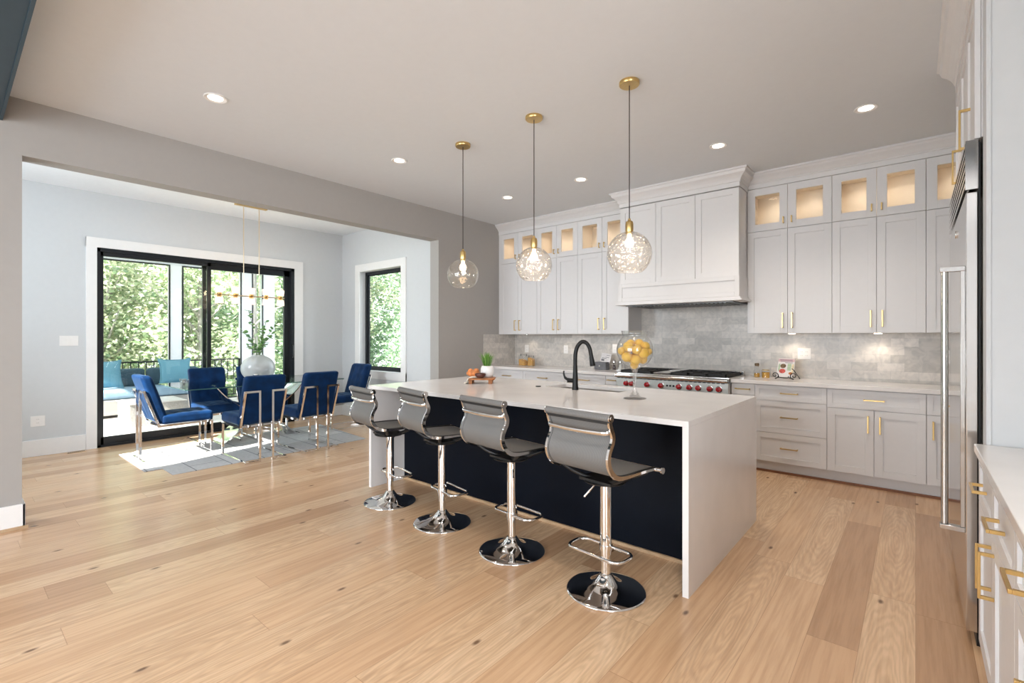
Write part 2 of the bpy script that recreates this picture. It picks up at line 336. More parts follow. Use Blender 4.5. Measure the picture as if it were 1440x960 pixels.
    def mesh(s, name, mat, smooth=False):
        bmesh.ops.recalc_face_normals(s.bm, faces=s.bm.faces[:])
        me = bpy.data.meshes.new(name); s.bm.to_mesh(me); s.bm.free()
        me.materials.append(mat if not isinstance(mat, str) else M_[mat])
        if smooth:
            for p in me.polygons: p.use_smooth = True
            if smooth != 'full':
                me.update(); me.set_sharp_from_angle(angle=math.radians(40))
        return me
    def build(s, name, mat, parent=None, smooth=False, bevel=0., loc=None, rotz=None, recalc=True):
        o = bpy.data.objects.new(name, s.mesh(name, mat, smooth)); COL.objects.link(o)
        if parent is not None: o.parent = parent
        if bevel:
            b = o.modifiers.new('bevel', 'BEVEL'); b.width = bevel; b.segments = 2; b.limit_method = 'ANGLE'; b.harden_normals = False
        if loc: o.location = loc
        if rotz is not None: o.rotation_euler = (0, 0, rotz)
        return o
def thing(name, label, cat, loc=(0, 0, 0), rotz=0., group=None):
    o = bpy.data.objects.new(name, None); COL.objects.link(o); o.empty_display_size = .1
    o.location = loc; o.rotation_euler = (0, 0, rotz); o['label'] = label; o['category'] = cat
    if group: o['group'] = group
    return o
def tag(o, label, cat, group=None, kind=None):
    o['label'] = label; o['category'] = cat
    if group: o['group'] = group
    if kind: o['kind'] = kind
    return o
def struct(o): o['kind'] = 'structure'; return o
def dup(root, label, loc, rotz, group=None):
    def cp(o, parent):
        c = o.copy(); COL.objects.link(c); c.parent = parent
        for ch in [x for x in bpy.data.objects if x.parent == o]: cp(ch, c)
        return c
    kids = [x for x in bpy.data.objects if x.parent == root]
    r = root.copy(); COL.objects.link(r); r.location = (*loc, 0); r.rotation_euler = (0, 0, rotz); r['label'] = label
    if group: r['group'] = group
    for k in kids: cp(k, r)
    return r
def smoothpts(pts, n=6, closed=False):
    pts = [Vector(p) for p in pts]; out = []; m = len(pts)
    rng = range(m) if closed else range(m-1)
    for i in rng:
        p0 = pts[i-1] if (closed or i > 0) else pts[0]; p1 = pts[i]; p2 = pts[(i+1) % m]
        p3 = pts[(i+2) % m] if (closed or i+2 < m) else pts[-1]
        for k in range(n):
            t = k/n
            out.append(.5*((2*p1)+(-p0+p2)*t+(2*p0-5*p1+4*p2-p3)*t*t+(-p0+3*p1-3*p2+p3)*t**3))
    if not closed: out.append(pts[-1])
    return out
def rrect(hx, hy, r, z, n=5):
    o = []
    for cx, cy, a in ((hx-r, hy-r, 0), (-hx+r, hy-r, PI/2), (-hx+r, -hy+r, PI), (hx-r, -hy+r, 1.5*PI)):
        for i in range(n+1): t = a+PI/2*i/n; o.append((cx+r*math.cos(t), cy+r*math.sin(t), z))
    return o

# ------------------------------------------------------------------ the setting
CZ = 3.0324; DZ = 3.10; XL = -4.844; XL2 = -5.012; YK = 5.83; XD = -7.606; YD = 4.4722; XR = .86
YB_, XR2 = -4.1, 2.45      # great room behind the camera
struct(MB().box(XD-.12, XR2, YB_, YK+.1, -.06, 0).build('floor', 'floor'))
struct(MB().box(XL2, XR2+.2, YB_-.2, YK+.2, CZ, CZ+.2).build('ceiling', 'ceil'))
struct(MB().box(XD-.2, XL2, -1.0, YD+.2, DZ, DZ+.2).build('ceiling', pmat('dining_ceiling_paint', (.86, .88, .90), .8)))
struct(MB().box(XL2, XR2+1.4, YB_-3.6, YB_-.2, CZ+.02, CZ+.16).build('sun_block_slab', 'trim'))  # unseen slab added to keep sun out of the back windows
struct(MB().box(XR2+.2, XR2+1.4, YB_-.2, 1.0, CZ+.02, CZ+.16).build('sun_block_slab', 'trim'))  # second added slab, blocking sun at the side window
YO0, YO1, ZB = .366, 4.244, 2.635
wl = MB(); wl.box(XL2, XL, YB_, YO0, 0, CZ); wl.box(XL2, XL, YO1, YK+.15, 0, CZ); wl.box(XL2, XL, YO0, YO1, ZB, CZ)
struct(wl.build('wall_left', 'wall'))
struct(MB().box(XL, XR2, YK, YK+.15, 0, CZ).build('wall_back', 'wall'))
wr = MB(); wr.box(XR, XR+.15, 1.0, YK, 0, CZ); wr.box(.221, XR, 2.735, 2.875, 0, CZ); wr.box(XR, XR2, .9, 1.0, 0, CZ)
wr.box(XR2, XR2+.15, YB_, -3.0, 0, CZ); wr.box(XR2, XR2+.15, -.2, .95, 0, CZ); wr.box(XR2, XR2+.15, -3., -.2, 0, .5); wr.box(XR2, XR2+.15, -3., -.2, 2.75, CZ)
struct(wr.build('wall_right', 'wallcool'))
wf = MB(); wf.box(XL, -4.3, YB_-.15, YB_, 0, CZ); wf.box(-.5, XR2, YB_-.15, YB_, 0, CZ); wf.box(-4.3, -.5, YB_-.15, YB_, 0, .4); wf.box(-4.3, -.5, YB_-.15, YB_, 2.85, CZ)
struct(wf.build('wall_front', 'wallcool'))
# dining room walls
D0, D1, DT = 1.211, 3.63, 2.435
wd = MB(); wd.box(XD-.15, XD, -.95, D0, 0, DZ); wd.box(XD-.15, XD, D1, YD+.2, 0, DZ); wd.box(XD-.15, XD, D0, D1, DT, DZ)
struct(wd.build('wall_dining_door', 'wallcool'))
W0, W1, WZ0, WZ1 = -7.06, -5.94, .80, 2.42
ww = MB(); ww.box(XD, W0, YD, YD+.17, 0, DZ); ww.box(W1, XL2, YD, YD+.17, 0, DZ); ww.box(W0, W1, YD, YD+.17, 0, WZ0); ww.box(W0, W1, YD, YD+.17, WZ1, DZ)
struct(ww.build('wall_dining_window', 'wallcool'))
we = MB(); we.box(XD, -6.5, -.95, -.8, 0, DZ); we.box(-5.4, XL2, -.95, -.8, 0, DZ); we.box(-6.5, -5.4, -.95, -.8, 0, 1.55); we.box(-6.5, -5.4, -.95, -.8, 2.78, DZ)
struct(we.build('wall_dining_end', 'wallcool'))

# sliding patio door
dr = struct(bpy.data.objects.new('door_1', None)); COL.objects.link(dr)
f = MB(); f.box(XD-.13, XD+.004, D0, D0+.035, 0, DT); f.box(XD-.13, XD+.004, D1-.05, D1, 0, DT); f.box(XD-.13, XD+.004, D0, D1, DT-.045, DT); f.box(XD-.13, XD+.004, D0, D1, 0, .03)
f.build('door_frame', 'blackframe', dr)
for nm, a, b, x, st, tp in (('sliding_panel', D0+.035, 2.45, XD-.05, (.03, .045), .05), ('fixed_panel', 2.36, D1-.05, XD-.10, (.045, .085), .085)):
    g = MB(); g.box(x, x+.04, a, a+st[0], .03, DT-.045); g.box(x, x+.04, b-st[1], b, .03, DT-.045); g.box(x, x+.04, a, b, .03, .12); g.box(x, x+.04, a, b, DT-.045-tp, DT-.045)
    p = g.build(nm, 'blackframe', dr)
    MB().box(x+.016, x+.024, a+st[0], b-st[1], .12, DT-.045-tp).build('glass_pane', 'glass', p)
hd = MB(); hd.tube(smoothpts([(XD+.0, 3.60, 1.02), (XD+.045, 3.60, 1.03), (XD+.05, 3.60, 1.12), (XD+.045, 3.60, 1.21), (XD+.0, 3.60, 1.22)]), .009)
hd.build('door_handle', 'darksteel', dr, True)
# its white casing
t = MB(); c = .1
t.box(XD, XD+.02, D0-c, D0, 0, DT+.115); t.box(XD, XD+.02, D1, D1+.135, 0, DT+.115); t.box(XD, XD+.022, D0-c, D1+.135, DT, DT+.117)
struct(t.build('trim_1', 'trim'))
# side window
wi = struct(bpy.data.objects.new('window_1', None)); COL.objects.link(wi)
f = MB(); fy = YD+.10
for a in ((W0, W0+.05, WZ0, WZ1), (W1-.02, W1, WZ0, WZ1), (W0, W1, WZ1-.045, WZ1), (W0, W1, WZ0, WZ0+.045)): f.box(a[0], a[1], fy, fy+.05, a[2], a[3])
f.build('window_frame', 'blackframe', wi)
f = MB()
for a in ((W0+.05, W0+.075, WZ0+.045, WZ1-.045), (W1-.035, W1-.02, WZ0+.045, WZ1-.045), (W0+.05, W1-.02, WZ1-.065, WZ1-.045), (W0+.05, W1-.02, WZ0+.045, WZ0+.065)): f.box(a[0], a[1], fy+.02, fy+.045, a[2], a[3])
f.build('sash', 'blackframe', wi)
MB().box(W0+.07, W1-.03, fy+.028, fy+.034, WZ0+.06, WZ1-.06).build('glass_pane', 'glass', wi)
t = MB(); t.box(W0-.12, W0, YD-.02, YD, WZ0-.12, WZ1+.12); t.box(W1, W1+.12, YD-.02, YD, WZ0-.12, WZ1+.12); t.box(W0, W1, YD-.02, YD, WZ1, WZ1+.12); t.box(W0-.12, W1+.12, YD-.022, YD, WZ0-.12, WZ0)
struct(t.build('trim_2', 'trim'))
# windows behind the camera and at the end of the dining room
def bigwin(name, x0, x1, y0, y1, z0, z1, nx):
    r = struct(bpy.data.objects.new(name, None)); COL.objects.link(r)
    f = MB()
    for i in range(nx+1):
        k = i/nx
        if x1-x0 > y1-y0: x = x0+(x1-x0)*k; f.box(x-.03, x+.03, y0, y1, z0, z1)
        else: y = y0+(y1-y0)*k; f.box(x0, x1, y-.03, y+.03, z0, z1)
    f.box(x0, x1, y0, y1, z0, z0+.06); f.box(x0, x1, y0, y1, z1-.06, z1); f.build('window_frame', 'blackframe', r)
bigwin('window_2', -4.3, -.5, YB_-.1, YB_-.05, .4, 2.85, 4)
bigwin('window_3', XR2+.05, XR2+.1, -3., -.2, .5, 2.75, 3)
bigwin('window_4', -6.5, -5.4, -.90, -.85, 1.55, 2.78, 1)
# baseboards
def base(name, *boxes):
    b = MB()
    for q in boxes: b.box(*q)
    return struct(b.build(name, 'trim', bevel=.003))
BH = .185
base('baseboard_dining_door', (XD, XD+.016, -.8, D0-.1, 0, BH), (XD, XD+.016, D1+.135, YD, 0, BH))
base('baseboard_dining_window', (XD, XL2, YD-.016, YD, 0, BH))
base('baseboard_left', (XL2-.016, XL+.016, YO0, YO0+.016, 0, .17), (XL, XL+.016, YB_, YO0+.016, 0, .17), (XL2-.016, XL2, -.8, YO0+.016, 0, .17),
     (XL, XL+.016, YO1-.016, 5.2, 0, .17), (XL2-.016, XL+.016, YO1-.016, YO1, 0, .17))
sm = MB(); sm.box(XL+.016, XL+.034, YB_, YO0+.03, 0, .018); sm.box(XL+.016, XL+.034, YO1-.03, 5.2, 0, .018)
struct(sm.build('trim_3', 'oak'))
# navy beam
bm_ = MB(); bm_.box(XL, XR2, -.25, .272, 2.862, CZ); bm_.box(XL, XR2, -.25, -.235, 2.845, 2.862); bm_.box(XL, XR2, .257, .272, 2.862-.012, 2.862)
o = bm_.build('ceiling_beam', pmat('slate_blue_paint', (.018, .042, .062), .45, noise=.05)); struct(o)

# backsplash
b = MB(); b.box(XL+.008, XR, YK-.01, YK, .9, 1.72)
b.box(XL, XL+.008, 5.102, YK, .9, 1.385)
struct(b.build('wall_backsplash', 'tile'))

# ------------------------------------------------------------------ cabinets (built facing -Y, x along the run)
def shaker(mb, x0, x1, z0, z1, y, s=.062, rec=.009, th=.019, gap=.0018):
    x0 += gap; x1 -= gap; z0 += gap; z1 -= gap
    mb.box(x0, x0+s, y, y+th, z0, z1); mb.box(x1-s, x1, y, y+th, z0, z1)
    mb.box(x0+s, x1-s, y, y+th, z1-s, z1); mb.box(x0+s, x1-s, y, y+th, z0, z0+s)
    mb.box(x0+s, x1-s, y+rec, y+th, z0+s, z1-s)
def pull(parent, x, z, y, length, vertical, st=.032, w=.011):
    m = MB(); h = length/2
    if vertical:
        m.box(x-w/2, x+w/2, y-st-.008, y-st, z-h, z+h)
        m.box(x-w/2, x+w/2, y-st, y, z-h, z-h+w); m.box(x-w/2, x+w/2, y-st, y, z+h-w, z+h)
    else:
        m.box(x-h, x+h, y-st-.008, y-st, z-w/2, z+w/2)
        m.box(x-h, x-h+w, y-st, y, z-w/2, z+w/2); m.box(x+h-w, x+h, y-st, y, z-w/2, z+w/2)
    return m.build('handle', 'gold', parent, bevel=.0012)
def front(root, kind, x0, x1, z0, z1, y=0., hand=None, s=None, hlen=None):
    """kind: door, drawer, glass ; hand: L, R (side the pull is on), low/high"""
    W_ = x1-x0
    if kind == 'glass':
        s = .072; m = MB(); g = .0018; a, b, c, d = x0+g, x1-g, z0+g, z1-g
        m.box(a, a+s, y, y+.019, c, d); m.box(b-s, b, y, y+.019, c, d); m.box(a+s, b-s, y, y+.019, c, c+s); m.box(a+s, b-s, y, y+.019, d-s, d)
        o = m.build('door', 'white', root, bevel=.0008)
        MB().box(a+s, b-s, y+.008, y+.012, c+s, d-s).build('glass_pane', 'cabglass', o)
        if hand:
            x = x1-.036 if hand == 'R' else x0+.036
            pull(o, x, z0+.085, y, .065, True, st=.022)
        return o
    m = MB(); s = s or (.062 if kind == 'door' else .052)
    if z1-z0 < .2: s = .04
    if W_ < .26: s = .045
    shaker(m, x0, x1, z0, z1, y, s); o = m.build('door' if kind == 'door' else 'drawer', 'white', root, bevel=.0008)
    if kind == 'drawer': pull(o, (x0+x1)/2, (z0+z1)/2+.004, y, hlen or .15, False)
    elif hand:
        x = x1-.042 if hand[0] == 'R' else x0+.042
        z = z0+.13 if hand.endswith('low') else z1-.125
        pull(o, x, z, y, hlen or .15, True)
    return o
def body(root, w, d, z0, z1, y=.02, mat='white'):
    m = MB(); m.box(.001, w-.001, y, d, z0, z1); return m.build('carcass', mat, root)
def hollow(root, w, d, z0, z1, y=.02):
    m = MB(); e = .018
    m.box(.001, e, y, d, z0, z1); m.box(w-e, w-.001, y, d, z0, z1); m.box(e, w-e, y, d, z0, z0+e); m.box(e, w-e, y, d, z1-e, z1); m.box(e, w-e, d-e, d, z0+e, z1-e)
    return m.build('carcass', 'cabin', root)

UY, ZU0, ZU1, ZU2 = 5.45, 1.385, 2.4385, 2.884
upL = [(-4.822, -4.123), (-4.123, -3.446), (-3.446, -2.709)]
upR = [(-1.353, -.609), (-.609, .068), (.068, .80)]
LU = ['corner wall cabinet with tall white doors against the left wall', 'middle one of the three white wall cabinets left of the range hood', 'white two-door wall cabinet directly left of the range hood',
      'white two-door wall cabinet directly right of the range hood', 'white two-door wall cabinet above the counter between the hood and the refrigerator', 'white wall cabinet at the far right, partly behind the refrigerator']
LG = ['lit glass-door cabinet nearest the left corner, under the crown moulding', 'lit glass-door cabinet second from the left corner', 'lit glass-door cabinet directly left of the range hood',
      'lit glass-door cabinet directly right of the range hood', 'lit glass-door cabinet above the second tall cabinet right of the hood', 'lit glass-door cabinet at the far right, partly behind the refrigerator']
for i, (x0, x1) in enumerate(upL+upR):
    w = x1-x0; d = YK-.011-UY
    c = thing('wall_cabinet', LU[i], 'cabinet', (x0, UY, 0), group='tall white wall cabinets')
    body(c, w, d, ZU0, ZU1-.001); front(c, 'door', 0, w/2, ZU0, ZU1, hand='Rlow'); front(c, 'door', w/2, w, ZU0, ZU1, hand='Llow')
    g = thing('display_cabinet', LG[i], 'cabinet', (x0, UY, 0), group='lit glass-front cabinets under the ceiling')
    hollow(g, w, d, ZU1, ZU2); front(g, 'glass', 0, w/2, ZU1, ZU2, hand='R'); front(g, 'glass', w/2, w, ZU1, ZU2, hand='L')
    for k in (.3, .7):
        MB().cyl((w*k, .17, ZU2-.019), (w*k, .17, ZU2-.024), .032, 20).build('puck_light', 'puck', g)
        light('SPOT', 'puck_lamp', (x0+w*k, UY+.17, ZU2-.03), 2.2, WARM, rot=(0, 0, 0), spot_size=2.6, spot_blend=.6, shadow_soft_size=.02)
    if i != 5 and i != 0:
        pass
    MB().cyl((w*.5, .22, ZU0-.001), (w*.5, .22, ZU0-.008), .03, 20).build('puck_light', 'puck' if i in (3, 4) else 'steel', c)
    light('SPOT', 'under_cabinet_lamp', (x0+w*.5, UY+.24, ZU0-.015), 3.0 if i in (3, 4) else 1.2, WARM, rot=(0, 0, 0), spot_size=2.3, spot_blend=.7, shadow_soft_size=.02)
struct(MB().box(XL, -4.823, UY, YK-.011, ZU0, CZ).build('trim_4', 'white'))

# hood
HX0, HX1, HY = -2.667, -1.356, 5.15
h = thing('range_hood', 'large white panelled range hood cabinet above the stove', 'range hood', (HX0, HY, 0))
hw = HX1-HX0
m = MB(); m.box(0, hw, .02, UY-HY-.002, 1.96, 2.86); m.box(.0, hw, UY-HY-.002, YK-HY-.011, 1.75, 2.86); m.build('carcass', 'white', h)
for k in range(3): front(h, 'door', hw*k/3, hw*(k+1)/3, 1.955, 2.855)
m = MB(); shaker(m, -.01, hw+.01, 1.755, 1.965, -.025, .045, .008, .03); m.box(-.01, hw+.01, .004, UY-HY-.002, 1.755, 1.965)
m.box(-.022, hw+.022, -.037, UY-HY-.002, 1.735, 1.755); m.box(-.04, hw+.04, -.055, UY-HY-.002, 1.715, 1.735)
m.build('lower_box', 'white', h, bevel=.002)
m = MB(); m.box(.06, hw-.06, .02, YK-HY-.06, 1.705, 1.7149)
for k in range(24): m.box(.12+k*(hw-.24)/24, .12+(k+.55)*(hw-.24)/24, .06, YK-HY-.12, 1.698, 1.705)
m.build('filter_insert', 'darksteel', h)

# crown moulding with frieze
def crown_run(mb, pts, prof):
    """pts: plan points (x,y); prof: (out, z), mitred at the corners"""
    rings = []
    n = len(pts)
    for i, p in enumerate(pts):
        p = Vector((*p, 0)); ds = []
        if i > 0: ds.append((p-Vector((*pts[i-1], 0))).normalized())
        if i < n-1: ds.append((Vector((*pts[i+1], 0))-p).normalized())
        ns = [Vector((d.y, -d.x, 0)) for d in ds]   # right-hand side of travel
        m = ns[0] if len(ns) == 1 else (ns[0]+ns[1]).normalized()*(1/max(.3, (ns[0]+ns[1]).normalized().dot(ns[0])))
        rings.append([mb.v(p+m*o_+Vector((0, 0, z))) for o_, z in prof])
    for a, b in zip(rings, rings[1:]):
        for j in range(len(prof)): mb.face([a[j], a[(j+1) % len(prof)], b[(j+1) % len(prof)], b[j]])
    mb.face(rings[0]); mb.face(rings[-1][::-1])
ZF = ZU2+.001
prof = [(-.05, ZF), (.008, ZF), (.008, ZF+.045), (.016, ZF+.05), (.016, ZF+.058), (.026, ZF+.068), (.045, ZF+.09), (.072, ZF+.11), (.082, ZF+.125), (.094, ZF+.13), (.094, CZ-.0005), (-.05, CZ-.0005)]
prof2 = [(o_, z-(.022 if z < ZF+.06 else .012 if z < ZF+.12 else 0)) for o_, z in prof]
m = MB(); crown_run(m, [(XL+.002, UY), (HX0-.016, UY)], prof); crown_run(m, [(HX1+.014, UY), (XR-.002, UY)], prof)
struct(m.build('trim_5', 'white'))
m = MB(); crown_run(m, [(HX0, UY+.05), (HX0, HY), (HX1, HY), (HX1, UY+.05)], prof2); struct(m.build('trim_6', 'white'))

# base cabinets along the back wall
BY, ZT, ZC0, ZC1 = 5.278, .117, .877, .914
def basecab(x0, x1, label, fronts, name='base_cabinet'):
    w = x1-x0
    c = thing(name, label, 'cabinet', (x0, BY, 0), group='white base cabinets along the back wall')
    body(c, w, YK-BY-.012, ZT, ZC0-.001)
    MB().box(0, w, .07, .09, 0.019, ZT).build('toe_kick', 'white', c)
    for q in fronts: front(c, *q[0], **q[1])
    return c
D = lambda x0, x1, z0, z1, **k: (('drawer', x0, x1, z0, z1), k)
O_ = lambda x0, x1, z0, z1, hand: (('door', x0, x1, z0, z1), dict(hand=hand))
def two(w, zs=.70): return [D(0, w, zs, ZC0-.006), O_(0, w/2, ZT, zs, 'R'), O_(w/2, w, ZT, zs, 'L')]
def three(w): return [D(0, w, .72, ZC0-.006), D(0, w, .404, .72), D(0, w, ZT, .404)]
basecab(-4.822, -4.24, 'white base cabinet in the left corner beneath the counter', two(.582))
basecab(-4.24, -3.54, 'white base cabinet beneath the pair of glass jars', two(.70))
basecab(-3.54, -2.933, 'white three-drawer base cabinet beneath the grey recipe box', three(.607))
basecab(-2.933, -2.742, 'narrow white base cabinet touching the left side of the range', [D(0, .191, .76, ZC0-.006, hlen=.12), O_(0, .191, ZT, .76, 'R')])
basecab(-1.465, -1.242, 'narrow white base cabinet touching the right side of the range', [D(0, .223, .76, ZC0-.006, hlen=.14), O_(0, .223, ZT, .76, 'L')])
basecab(-1.242, -.629, 'white base cabinet with three stacked drawers right of the range', three(.613))
basecab(-.629, .069, 'white base cabinet with one wide drawer above two doors', two(.698))
basecab(.069, .42, 'white base cabinet partly behind the refrigerator handle', [D(0, .351, .70, ZC0-.006), O_(0, .351, ZT, .70, 'L')])
m = MB(); m.box(.42, XR-.002, BY+.005, YK-.012, ZT, ZC0-.001); m.box(.42, XR-.002, BY+.07, BY+.09, .019, ZT); struct(m.build('trim_7', 'white'))
m = MB(); m.box(-4.822, -2.742, BY+.052, BY+.0695, 0, .0185); m.box(-1.465, XR-.01, BY+.052, BY+.0695, 0, .0185); struct(m.build('trim_8', pmat('red_oak_shoe', (.28, .11, .05), .5, noise=.2, nscale=15)))
tag(MB().box(XL+.009, -2.742, 5.25, YK-.011, ZC0, ZC1).build('countertop', 'quartz', bevel=.003), 'white quartz countertop left of the range', 'countertop')
tag(MB().box(-1.465, XR-.002, 5.25, YK-.011, ZC0, ZC1).build('countertop', 'quartz', bevel=.003), 'white quartz countertop right of the range along the tiled wall', 'countertop')

# ------------------------------------------------------------------ range
RX0, RX1, RY = -2.738, -1.469, 5.19
r = thing('gas_range', 'wide stainless steel gas range with red knobs', 'stove', (RX0, RY, 0)); rw = RX1-RX0; rd = YK-RY-.012
m = MB(); m.box(0, rw, .03, rd, .14, .90); m.build('oven_body', 'steel', r)
m = MB(); m.box(.03, rw-.03, .09, rd-.03, 0, .14); m.build('kick_plate', 'darksteel', r)
m = MB(); m.box(.0, rw, -.005, .03, .735, .868); m.build('control_panel', pmat('satin_panel_steel', (.60, .60, .56), .38, .75, noise=.04), r, bevel=.002)
m = MB(); m.tube([(0, -.022, .895), (rw, -.022, .895)], .022, 16); m.box(0, rw, -.022, .05, .875, .917); m.build('bullnose', 'steel', r, True)
m = MB(); m.box(0.012, rw-.012, -.006, -.001, .868, .875)
for k in range(26): m.box(.02+k*(rw-.04)/26, .02+(k+.7)*(rw-.04)/26, -.009, -.001, .861, .872)
m.build('reflection_slats', 'darksteel', r)  # dark slats modelled to imitate reflections in the bullnose
m = MB(); m.box(.0, rw, .03, rd, .90, .925); m.build('cooktop', 'steel', r)
m = MB(); m.box(0, rw, rd-.05, rd, .925, .965); m.build('backguard', 'steel', r, bevel=.004)
for k, (a, b) in enumerate(((.03, .42), (.44, .62), (.64, 1.24))):
    if k == 1:
        MB().box(a*rw/1.27, b*rw/1.27, .06, rd-.08, .925, .945).build('griddle', 'steel', r, bevel=.004); continue
    m = MB(); a *= rw/1.27; b *= rw/1.27; y0, y1 = .05, rd-.07
    nb = 2 if k == 0 else 3
    m.box(a, b, y0, y1, .9255, .93)
    for j in range(nb):
        xa, xb = a+(b-a)*j/nb+.004, a+(b-a)*(j+1)/nb-.004
        for yy in (y0, (y0+y1)/2, y1-.012): m.box(xa, xb, yy, yy+.012, .938, .956)
        for xx in (xa, xb-.012): m.box(xx, xx+.012, y0, y1, .930, .956)
        for cy in ((y0*3+y1)/4, (y0+3*y1)/4):
            cx = (xa+xb)/2
            for q in range(8):
                t_ = q*PI/4; m.tube([(cx+.03*math.cos(t_), cy+.03*math.sin(t_), .95), (cx+.088*math.cos(t_), cy+.088*math.sin(t_), .95)], .007, 4)
            m.cyl((cx, cy, .93), (cx, cy, .943), .035, 14)
    m.build('burner_grate', 'iron', r)
for wx in [-2.603, -2.538, -2.345, -2.181, -1.978, -1.866, -1.77, -1.651, -1.559]:
    x = wx-RX0; k = MB(); k.tube([(x, -.005, .805), (x, -.012, .805)], .033, 20); kb = k.build('knob_bezel', 'chrome', r, True)
    k = MB(); k.tube([(x, -.012, .805), (x, -.03, .805), (x, -.042, .805), (x, -.047, .805)], [.029, .027, .024, .016], 20); k.box(x-.004, x+.004, -.052, -.03, .782, .828)
    k.build('knob', 'red', kb, True)
m = MB()
for wx in (-2.111, -2.075, -2.038): m.tube([(wx-RX0, -.005, .808), (wx-RX0, -.012, .808)], .011, 14)
m.build('panel_vents', 'black', r)  # dark discs for the small vents between the knobs
for a, b in ((.02, .40), (.42, rw-.02)):
    m = MB(); m.box(a, b, .005, .03, .17, .72); dd = m.build('oven_door', 'steel', r, bevel=.004)
    MB().box(a+.07, b-.07, .002, .006, .30, .58).build('oven_window', 'black', dd)
    m = MB(); m.tube([(a+.02, -.04, .66), (b-.02, -.04, .66)], .013, 12)
    for x in (a+.05, b-.05): m.tube([(x, -.04, .66), (x, .006, .66)], .01, 10)
    m.build('oven_handle', 'chrome', dd, True)

# ------------------------------------------------------------------ refrigerator and its surround
FX, FY0, FY1 = .169, 2.905, 4.20
fr = thing('refrigerator', 'tall built-in stainless steel refrigerator at the right edge', 'refrigerator', (FX, FY0, 0)); fw = FY1-FY0
m = MB(); m.box(.06, .66, .006, fw-.006, .09, 2.2); m.build('case', 'steel', fr)
m = MB(); m.box(.035, .6, .01, fw-.01, 0.0, .09); m.build('kick_plate', 'black', fr)
half = fw*.5
for a, b, s in ((0, fw, 1),):
    dd = MB().box(0, .040, a, b, .06, 1.985).build('door', 'steel', fr, bevel=.004)
    m = MB(); y = a+.045 if s == 1 else b-.045
    m.tube([(-.068, y, .50), (-.068, y, 1.66)], .0135, 16); m.box(-.016, 0, y-.014, y+.014, .50, 1.655)
    m.box(-.085, 0, y-.018, y+.018, 1.645, 1.668); m.box(-.085, 0, y-.018, y+.018, .478, .50)
    m.build('handle', 'steel', dd, True, bevel=.002)
m = MB(); m.box(0.012, .040, 0.012, fw, 2.0, 2.213)
for k in range(6): z = 2.012+k*.035; m.box(-.002+.0, .014, .013, fw, z, z+.019)
m.box(-.001, .040, 0, .012, 1.998, 2.213); m.build('ventilation_grille', 'steel', fr, True)
MB().tube([(-.002, .62, 1.90), (-.006, .62, 1.90)], .02, 18, up=(0, 0, 1)).build('badge', 'chrome', fr)
MB().box(.0405, .047, .001, .02, .02, 2.2).build('shade_gap_strip', 'black', fr)  # black strip put in for the shaded gap between refrigerator and wall
# cabinet above
CX = .197
oc = thing('wall_cabinet', 'white cabinet above the refrigerator with two gold pulls, reaching the ceiling', 'cabinet', (CX, FY1, 0), -PI/2)
oz0, oz1 = 2.216, 2.87
m = MB(); m.box(0, fw+.012, .02, XR-CX-.005, oz0, oz1); m.build('carcass', 'white', oc)
for k in range(3):
    a, b = fw*k/3, fw*(k+1)/3
    o = MB(); shaker(o, a, b, oz0, oz1, 0, .062); o = o.build('door', 'white', oc, bevel=.0008)
for yy, zc in ((3.11, 2.33), (3.655, 2.30)): pull(oc, FY1-yy, zc, 0, .19, True, st=.034, w=.012)
m = MB(); crown_run(m, [(.21, 4.06), (CX, 4.06), (CX, FY0-.03)][1:], [(o_, z) for o_, z in prof2]); struct(m.build('trim_9', 'white'))
struct(MB().box(CX+.02, XR-.001, FY1+.002, FY1+.022, 0, CZ).build('trim_10', 'white'))
struct(MB().box(.228, .245, 2.876, 2.889, 0, CZ).build('shade_reveal_strip', 'rubber'))  # black strip drawn in place of the dark, shaded reveal by the stub wall
m = MB(); m.box(.219, .2335, 2.729, 2.735, .915, CZ-.001); struct(m.build('trim_12', 'wallcool'))

# near right counter run
def sidecab(ya, yb, label):
    w = ya-yb; X = .197
    c = thing('base_cabinet', label, 'cabinet', (X, ya, 0), -PI/2, group='white base cabinets under the right counter')
    body(c, w, XR-X-.005, ZT, ZC0+.002); MB().box(0, w, .07, .09, 0, ZT).build('toe_kick', 'white', c)
    zs = .685
    for a, b in ((0, w/2), (w/2, w)): front(c, 'drawer', a, b, zs, ZC0-.002, hlen=.135)
    front(c, 'door', 0, w/2, ZT, zs, hand='R', hlen=.155); front(c, 'door', w/2, w, ZT, zs, hand='L', hlen=.155)
    return c
sidecab(2.728, 1.80, 'white base cabinet under the right counter, nearest the refrigerator')
sidecab(1.80, 1.0, 'white base cabinet under the right counter, cut by the right edge of the photo')
tag(MB().box(.183, XR-.005, .98, 2.7285, ZC0+.003, ZC1).build('countertop', 'quartz', bevel=.003), 'white quartz countertop at the right edge beside the refrigerator', 'countertop')

